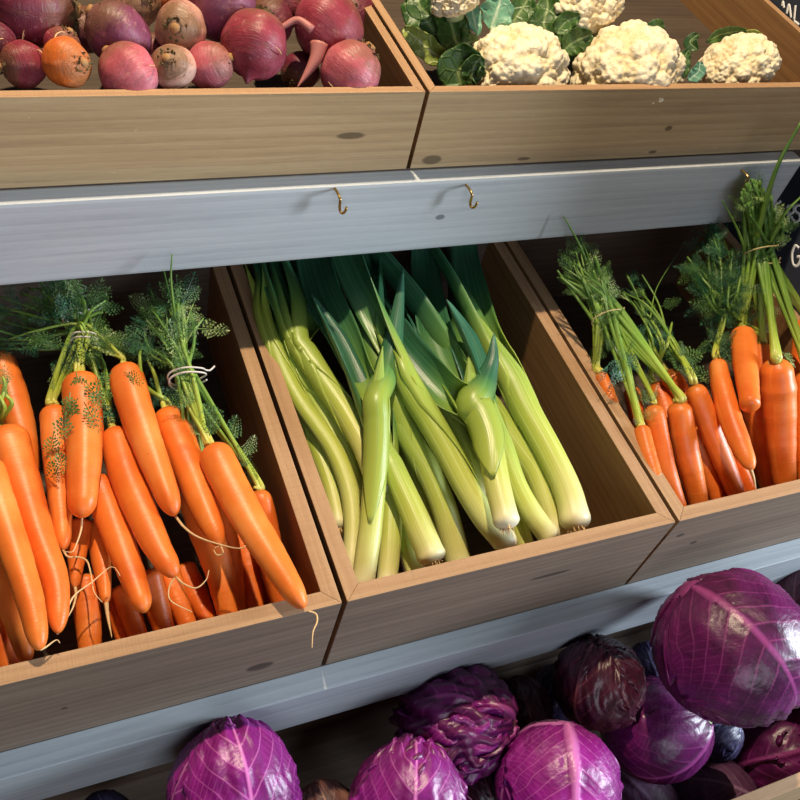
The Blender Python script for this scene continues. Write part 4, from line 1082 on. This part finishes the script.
def cauli_leaf(o, c, r, rg, px, dep, wpx, mat, facing=(0, 0), ruff=.12):
    """leaf along photo points px (base to tip) at depth offsets dep (cm towards the viewer positive at base/tip), with rib, ruffled rim and thickness"""
    z0 = (RC @ (c - CC))[2]
    q, _ = resample(np.asarray(px, float), 26); n = 26; s = np.linspace(0, 1, n)
    P = np.array([CC + ray(a) * (z0 - (dep[0] * (1 - t) + dep[1] * t)) for a, t in zip(q, s)])
    T, _, _ = frames(P)
    w = wpx * .5 * upp(P[n // 2]); wid = w * np.clip(np.sin(np.pi * (s * .86 + .10)) ** .7, .15, 1) * np.where(s < .18, .45 + 3 * s, 1)
    nc = 17; cs = np.linspace(-1, 1, nc); V = []; mkv = []
    ph = rg.uniform(0, 6.28, 3)
    for i in range(n):
        nn = -viewdir(P[i]) + RC[0] * facing[0] + RC[1] * facing[1]; sd = np.cross(T[i], nn); sd /= np.linalg.norm(sd); nn = np.cross(sd, T[i])
        for x in cs:
            ru = ruff * w * abs(x) ** 2 * (math.sin(9 * s[i] * 2 + ph[0] + 2 * np.sign(x)) + .6 * math.sin(23 * s[i] + ph[1]))
            V.append(P[i] + sd * x * wid[i] * (1 + .06 * math.sin(17 * s[i] + ph[2] + np.sign(x))) + nn * (ru + .22 * w * abs(x) ** 1.5))
            t0 = (s[i] - .28 * abs(x)) * 7; dv = abs(t0 - round(t0))
            mkv.append(min(1, max(math.exp(-(x / (.09 * (1.1 - s[i]) + .02)) ** 2), .4 * math.exp(-(dv / .07) ** 2) * (1 - abs(x) * .6))))
    F = [(i * nc + j, i * nc + j + 1, (i + 1) * nc + j + 1, (i + 1) * nc + j) for i in range(n - 1) for j in range(nc - 1)]
    ob = mk('leaf', V, F, M[mat], o, uv=np.zeros((len(V), 2)), col=mkv)
    md = ob.modifiers.new('thickness', 'SOLIDIFY'); md.thickness = .09 * S; md.offset = 0

CU = [
 Bt('cauliflower in the front row beside the beet crate, leaf wrapping its near side', (515, 74), 54, 42.5, (0, 0, 0), '', wx=1.0, sq=.86, leaves=[
   ([(462, 88), (458, 74), (466, 64), (482, 58)], (2.6, 4.2), 44, 'cleaf', (0, 0)),
   ([(470, 84), (474, 66), (482, 56)], (3.2, 4.8), 26, 'cleaf', (.4, 0)),
   ([(448, 62), (432, 52), (416, 38), (404, 28)], (1.0, 1.6), 24, 'cleaf_yel', (0, .2)),
   ([(462, 52), (440, 38), (424, 18), (404, 2)], (-.5, .0), 46, 'cleaf', (0, -.2)),
   ([(478, 40), (458, 44), (450, 22), (436, 4)], (.6, .6), 34, 'cleaf', (.3, 0)),
   ([(490, 30), (496, 14), (502, -6)], (.3, .8), 34, 'cleaf_blue', (.2, .2)),
   ([(478, 36), (474, 20), (470, 0), (468, -12)], (.8, 1.4), 16, 'cleaf_blue', (.5, .2)),
   ([(508, 28), (520, 12), (532, -8)], (-.4, .0), 26, 'cleaf', (-.3, .2))]),
 Bt('widest cauliflower, in the middle of the front row', (627, 76), 56, 43.5, (0, 0, 0), '', wx=1.0, sq=.88, leaves=[
   ([(578, 58), (566, 50), (572, 38), (590, 28)], (-.8, -1.5), 30, 'cleaf', (0, 0)),
   ([(650, 34), (656, 26), (664, 30)], (-2.6, -2.2), 14, 'cleaf', (0, 0)),
   ([(684, 78), (682, 64), (688, 50)], (1.5, 2.2), 16, 'cleaf', (.2, 0)),
   ([(688, 80), (698, 72), (700, 62)], (1.8, 2.2), 14, 'cleaf_blue', (.2, 0))]),
 Bt('cauliflower nearest the crate end with leaf tips over its top', (738, 68), 40, 43.5, (0, 0, 0), '', wx=1.0, sq=.78, leaves=[
   ([(698, 50), (690, 42), (698, 34)], (-.6, -.4), 12, 'cleaf', (0, 0)),
   ([(706, 42), (722, 34), (746, 30)], (-1.2, -1.0), 13, 'cleaf', (0, .5)),
   ([(740, 36), (752, 34), (766, 40)], (-1.6, -1.4), 10, 'cleaf_yel', (0, .5))]),
 Bt('cauliflower in the second row between two others, cut by the top edge', (582, 6), 42, 50, (0, 0, 0), '', wx=1.0, sq=.85, leaves=[
   ([(556, 42), (544, 26), (548, 6), (544, -10)], (2.0, 2.6), 30, 'cleaf', (0, 0)),
   ([(556, 34), (566, 22), (580, 16)], (2.8, 3.6), 20, 'cleaf', (0, .2)),
   ([(562, 52), (574, 42), (592, 34)], (2.4, 2.8), 26, 'cleaf', (0, .3))]),
 Bt('cauliflower behind the big leaves in the corner by the beet crate', (452, -4), 30, 49, (0, 0, 0), '', wx=1.2, sq=.8, leaves=[
   ([(430, 16), (420, 6), (416, -12)], (2.2, 2.2), 26, 'cleaf', (0, 0))]),
]
settle_balls(CU, FLOOR_UP, DU + TU, 60)
for b in CU: make_cauli(b)

# ------------------------------------------------------------------ red cabbages
def cab_leaf(name, o, c, r, ax, A, Bn, phi0, half, tmax, lift, mat, rg, crinkle=.0, ruff=.02, veins=8, rib=1.0, fold=0.0, sq=1.0):
    ns, nt = 49, 84
    V = np.zeros((nt, ns, 3)); mkv = np.zeros((nt, ns))
    ph = rg.uniform(0, 6.28, 8)
    T = np.linspace(.03, 1, nt); X = np.linspace(-1, 1, ns)
    t, x = np.meshgrid(T, X, indexing='ij')
    wshape = np.clip(t * 7, .25, 1) ** .5 * np.sqrt(np.clip(1 - np.clip((t - .45) / .60, 0, 1) ** 2, .02, 1))
    edge_w = 1 + .05 * np.sin(13 * t + ph[0]) + .03 * np.sin(29 * t + ph[1])
    th = t * tmax
    arc = x * half * wshape * edge_w                      # lateral angle (on the ball)
    # great-circle style: go th along meridian, then arc sideways
    mer = lambda a: np.stack([np.cos(a), np.sin(a)], -1)
    dirm = ax * np.cos(th)[..., None] + (A * math.cos(phi0) + Bn * math.sin(phi0)) * np.sin(th)[..., None]
    latd = -A * math.sin(phi0) + Bn * math.cos(phi0)
    N = dirm * np.cos(arc)[..., None] + latd * np.sin(arc)[..., None]
    ad = np.abs(x)
    bias = .12 * np.sin(2.2 * t * 3 + ph[6]) * ad
    veins = 9
    f = (t - .44 * ad ** 1.25) * veins
    dv = np.abs(f - np.floor(f) - .5)
    wv = .07 * (1.05 - .6 * ad)
    side = np.exp(-(dv / wv) ** 2) * np.clip(1.15 - ad, 0, 1) ** .5 * np.clip(ad * 14, 0, 1)
    f2 = (t * .9 + .5 * ad + .05 * np.sin(9 * t + ph[2])) * veins * 1.7
    sec = np.exp(-((np.abs(f2 - np.round(f2))) / .06) ** 2) * .26 * np.clip(ad * 3 - .5, 0, 1)
    mid = np.exp(-(x / (.040 * rib * (1.25 - t) + .010)) ** 2)
    puff = np.abs(np.cos(np.pi * (f - np.floor(f)))) ** .7 * np.clip(ad * 4, 0, 1) * np.clip(1.2 - ad, 0, 1)
    rough = crinkle * (np.sin(9 * t * half + 7 * x + ph[3]) * np.sin(11 * x * half - 6 * t + ph[4]) + .7 * np.sin(23 * t + 13 * x + ph[5]) + .6 * np.sin(31 * x * half - 17 * t + ph[2]) * np.sin(12 * t))
    rim = np.clip((np.maximum(ad, (t - .2) / .8) - .82) / .18, 0, 1)
    h = 1 + lift + .022 * side + .036 * rib * mid * (1.2 - t) + .010 * puff + rough * .030 + rim ** 1.5 * (fold + ruff * (np.sin(21 * t + 17 * x + ph[1]) + .6 * np.sin(47 * t - 31 * x + ph[7])))
    h *= 1 + .05 * np.clip(1 - t * 3.5, 0, 1)
    h *= 1 + .10 * np.exp(-((np.pi - th) / .55) ** 2 - (arc / .6) ** 2)      # slightly pointed at the closed end
    G = N * h[..., None]
    axc = (G @ ax); G = G + (sq - 1) * axc[..., None] * ax
    V = c + r * G
    UVc = np.stack([x, t * .999 + .0011], -1).reshape(-1, 2)
    F = [(i * ns + j, i * ns + j + 1, (i + 1) * ns + j + 1, (i + 1) * ns + j) for i in range(nt - 1) for j in range(ns - 1)]
    ob = mk(name, V.reshape(-1, 3), F, mat, o, uv=UVc)
    md = ob.modifiers.new('thickness', 'SOLIDIFY'); md.thickness = .022 * r * S; md.offset = -1
    return ob
ICO5 = ico(5)
def make_cab(b):
    c, r = b['c'], b['r']; rg = np.random.default_rng(b['seed'])
    ax, A, Bn = basis(imgdir(c, *b['crown']))             # axis points to the stem end
    o = thing('red_cabbage', b['label'], 'cabbage', c - np.array([0, 0, r * .9]), 'red cabbages in the bin')
    mat = M[b['mat']]; sq = b.get('sq', 1.0)
    V, F = ICO5
    k = .93 + .02 * np.sin(5 * V[:, 0] + 3 * V[:, 1]) + .015 * np.sin(11 * V[:, 2] + 7 * V[:, 0])
    Vh = V * k[:, None]; axc = Vh @ ax; Vh = Vh + (sq - 1) * axc[:, None] * ax
    mk('head', c + r * Vh, F, mat, o, uv=np.zeros((len(V), 2)), col=np.zeros(len(V)))
    ph0 = b.get('phi')
    if ph0 is None:                                       # first leaf's rib runs up the face the photo shows
        tv = imgdir(c, *b['rib']); ph0 = math.atan2(tv @ Bn, tv @ A)
    mats = b.get('leafmats', [b['mat']])
    n = b.get('n', 5)
    for i in range(n):
        if i == 0: ph, lift = ph0, .055
        else: ph, lift = ph0 + (1.35 + 1.25 * (i - 1)) * (1 if i % 2 else 1) + rg.uniform(-.15, .15), .028 - .012 * i
        hf = b.get('half', 1.12) if i == 0 else rg.uniform(1.0, 1.25)
        tm = b.get('tmax', 3.25) if i == 0 else (3.3 - .12 * i)
        cab_leaf('outer_leaf', o, c, r, ax, A, Bn, ph, hf, tm, lift, M[mats[i % len(mats)]], rg, b.get('crinkle', .2), b.get('ruff', .02), b.get('veins', 8), b.get('ribk', 1.0) if i == 0 else .8, b.get('fold', .0), sq)
    sm = M[b.get('stem', 'cab_stem')]
    Vs, Fs, Us = tube_geo([c + ax * r * .8 * sq, c + ax * r * 1.04 * sq, c + ax * r * 1.10 * sq], [r * .2, r * .19, r * .16], 16)
    mk('stem', Vs, Fs, sm, o, uv=Us)
def Cb(label, px, rp, u, crown, mat, **k):
    c = onU(px, u); d = dict(label=label, c=c, rp=rp, r=rp * upp(c), crown=crown, mat=mat, seed=len(label)); d.update(k); return d
CB = [
 Cb('largest red cabbage, high on the pile against the lower board, one bold rib arching over', (729, 648), 73, -9.5, (-.55, -.85, .12), 'cab_wine', rib=(.55, .25, .8), half=1.3, tmax=2.5, veins=9, sq=.94, ribk=.5, pin=1, n=6, stem='cab_wine'),
 Cb('round wine-red cabbage with a shiny pale patch just below the largest one', (657, 728), 48, -25.5, (.85, -.12, .42), 'cab_wine', rib=(-.1, .75, .6), half=1.2, crinkle=.25),
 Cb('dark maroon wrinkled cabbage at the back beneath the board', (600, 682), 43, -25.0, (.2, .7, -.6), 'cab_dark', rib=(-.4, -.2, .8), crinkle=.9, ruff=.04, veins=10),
 Cb('purple cabbage with tightly crinkled leaves and a tan cut stem turned aside', (458, 722), 50, -23.0, (.95, .0, .38), 'cab_wine', rib=(-.1, -.5, .8), crinkle=2.4, ruff=.07, veins=10, sq=1.05, stem='cab_stem_tan', leafmats=['cab_wine', 'cab_bright', 'cab_wine']),
 Cb('bright magenta cabbage with a thick pale rib down its front and frayed dull edges', (556, 788), 60, -21.5, (.15, -.95, .1), 'cab_rib', stem='cab_bright', rib=(.22, .3, .9), half=1.1, tmax=1.95, veins=9, ribk=1.7, leafmats=['cab_rib', 'cab_bright', 'cab_dull']),
 Cb('magenta cabbage with torn leaf tip on top, cut by bottom edge, beside the crinkled one', (409, 806), 58, -21.5, (-.1, .9, -.2), 'cab_bright', rib=(.1, -.2, .9), veins=8, crinkle=.4, ruff=.06, leafmats=['cab_bright', 'cab_wine']),
 Cb('pointed magenta cabbage standing alone at the left below the oval knot', (234, 792), 62, -17.0, (.05, .95, -.2), 'cab_bright', rib=(.2, -.2, .9), veins=8, crinkle=.45, ruff=.03, sq=1.03),
 Cb('pinkish-purple cabbage at the bottom edge behind the thick-ribbed one', (630, 812), 46, -36.0, (-.3, -.8, .2), 'cab_bright', rib=(.5, .1, .8), leafmats=['cab_dull', 'cab_bright'], ribk=.8),
 Cb('dull greyish-purple cabbage with pleated ridges at the bin rail', (713, 800), 40, -50, (.9, .3, .1), 'cab_dull', rib=(-.1, -.5, .8), veins=12, crinkle=.3),
 Cb('dark cabbage with frilly purple leaf edges under the largest one, beside the rail', (780, 752), 46, -38, (-.9, .25, .1), 'cab_wine', rib=(.2, .0, .9), crinkle=.5, ruff=.12, fold=.05),
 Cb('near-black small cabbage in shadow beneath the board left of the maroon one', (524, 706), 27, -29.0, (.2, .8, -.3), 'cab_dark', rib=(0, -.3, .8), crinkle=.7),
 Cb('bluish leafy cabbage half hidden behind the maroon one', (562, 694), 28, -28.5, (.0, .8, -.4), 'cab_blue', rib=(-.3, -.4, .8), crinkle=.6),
 Cb('tan withered cabbage in the gap above the thick-ribbed magenta one', (536, 736), 26, -30.0, (.2, .8, -.4), 'cab_tan', rib=(0, -.4, .8), crinkle=.8),
 Cb('dark purple cabbage glimpsed beneath the largest one, beside the green stem', (716, 736), 24, -33, (.4, -.2, .2), 'cab_blue', rib=(-.2, -.4, .8), crinkle=.5),
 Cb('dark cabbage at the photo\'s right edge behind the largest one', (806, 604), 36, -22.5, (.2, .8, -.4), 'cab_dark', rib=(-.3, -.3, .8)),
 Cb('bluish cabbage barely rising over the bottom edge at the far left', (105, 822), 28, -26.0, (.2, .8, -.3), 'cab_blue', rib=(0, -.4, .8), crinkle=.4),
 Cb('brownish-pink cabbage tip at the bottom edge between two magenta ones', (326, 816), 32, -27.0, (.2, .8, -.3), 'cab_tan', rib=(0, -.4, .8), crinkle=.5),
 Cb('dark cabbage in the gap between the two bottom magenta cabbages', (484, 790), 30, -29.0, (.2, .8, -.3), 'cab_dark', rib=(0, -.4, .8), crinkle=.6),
 Cb('violet scrap of a cabbage between the maroon and the largest one', (650, 668), 24, -27.5, (.2, .8, -.3), 'cab_blue', rib=(0, -.4, .8), crinkle=.4),
]
settle_balls(CB, bin_floor, LB_D0 + 1.4, 120)
for b in CB: make_cab(b)

# ------------------------------------------------------------------ light
def lamp(name, kind, pos, target, energy, color, **k):
    l = bpy.data.lights.new(name, kind); l.energy = energy; l.color = color
    for a, b in k.items(): setattr(l, a, b)
    o = bpy.data.objects.new(name, l); C.objects.link(o); o.location = pos
    o.rotation_euler = (Vector(target) - Vector(pos)).to_track_quat('-Z', 'Y').to_euler(); return o
tgt = Wv((18, 15, -5))
lamp('ceiling_spot', 'SPOT', Wv((8, 66.5, 170)), tgt, 212, (1.0, .80, .54), spot_size=math.radians(100), spot_blend=.5, shadow_soft_size=.03)
lamp('shop_window', 'AREA', Wv((230, -75, 80)), Wv((30, 20, 0)), 125, (.80, .90, 1.0), shape='RECTANGLE', size=.6, size_y=.9)
lamp('front_window', 'AREA', Wv((-30, -240, 130)), Wv((10, 10, -10)), 36, (.86, .91, 1.0), shape='RECTANGLE', size=2.0, size_y=1.4)
w = bpy.data.worlds.new('World'); bpy.context.scene.world = w; w.use_nodes = True
bg = w.node_tree.nodes['Background']; bg.inputs['Color'].default_value = (.62, .70, .80, 1); bg.inputs['Strength'].default_value = .03

# ------------------------------------------------------------------ camera
cam = bpy.data.cameras.new('Camera'); co = bpy.data.objects.new('Camera', cam); C.objects.link(co)
A3 = np.array([[1, 0, 0], [0, CA, -SA], [0, SA, CA]])
rx, ry, rz = A3 @ RC[0], A3 @ RC[1], A3 @ RC[2]
m = Matrix.Identity(4)
for i in range(3): m[i][0] = rx[i]; m[i][1] = -ry[i]; m[i][2] = -rz[i]; m[i][3] = W(CC)[i]
co.matrix_world = m
cam.sensor_width = 36; cam.sensor_fit = 'HORIZONTAL'; cam.lens = FOC * 36 / 800; cam.clip_start = .01
sc = bpy.context.scene; sc.camera = co
sc.view_settings.view_transform = 'Standard'; sc.view_settings.look = 'None'; sc.view_settings.exposure = 0.0; sc.view_settings.gamma = 1.0
sc.view_settings.use_curve_mapping = False
for o in sc.objects:
    for k in ('org', 'base'):
        if k in o: del o[k]
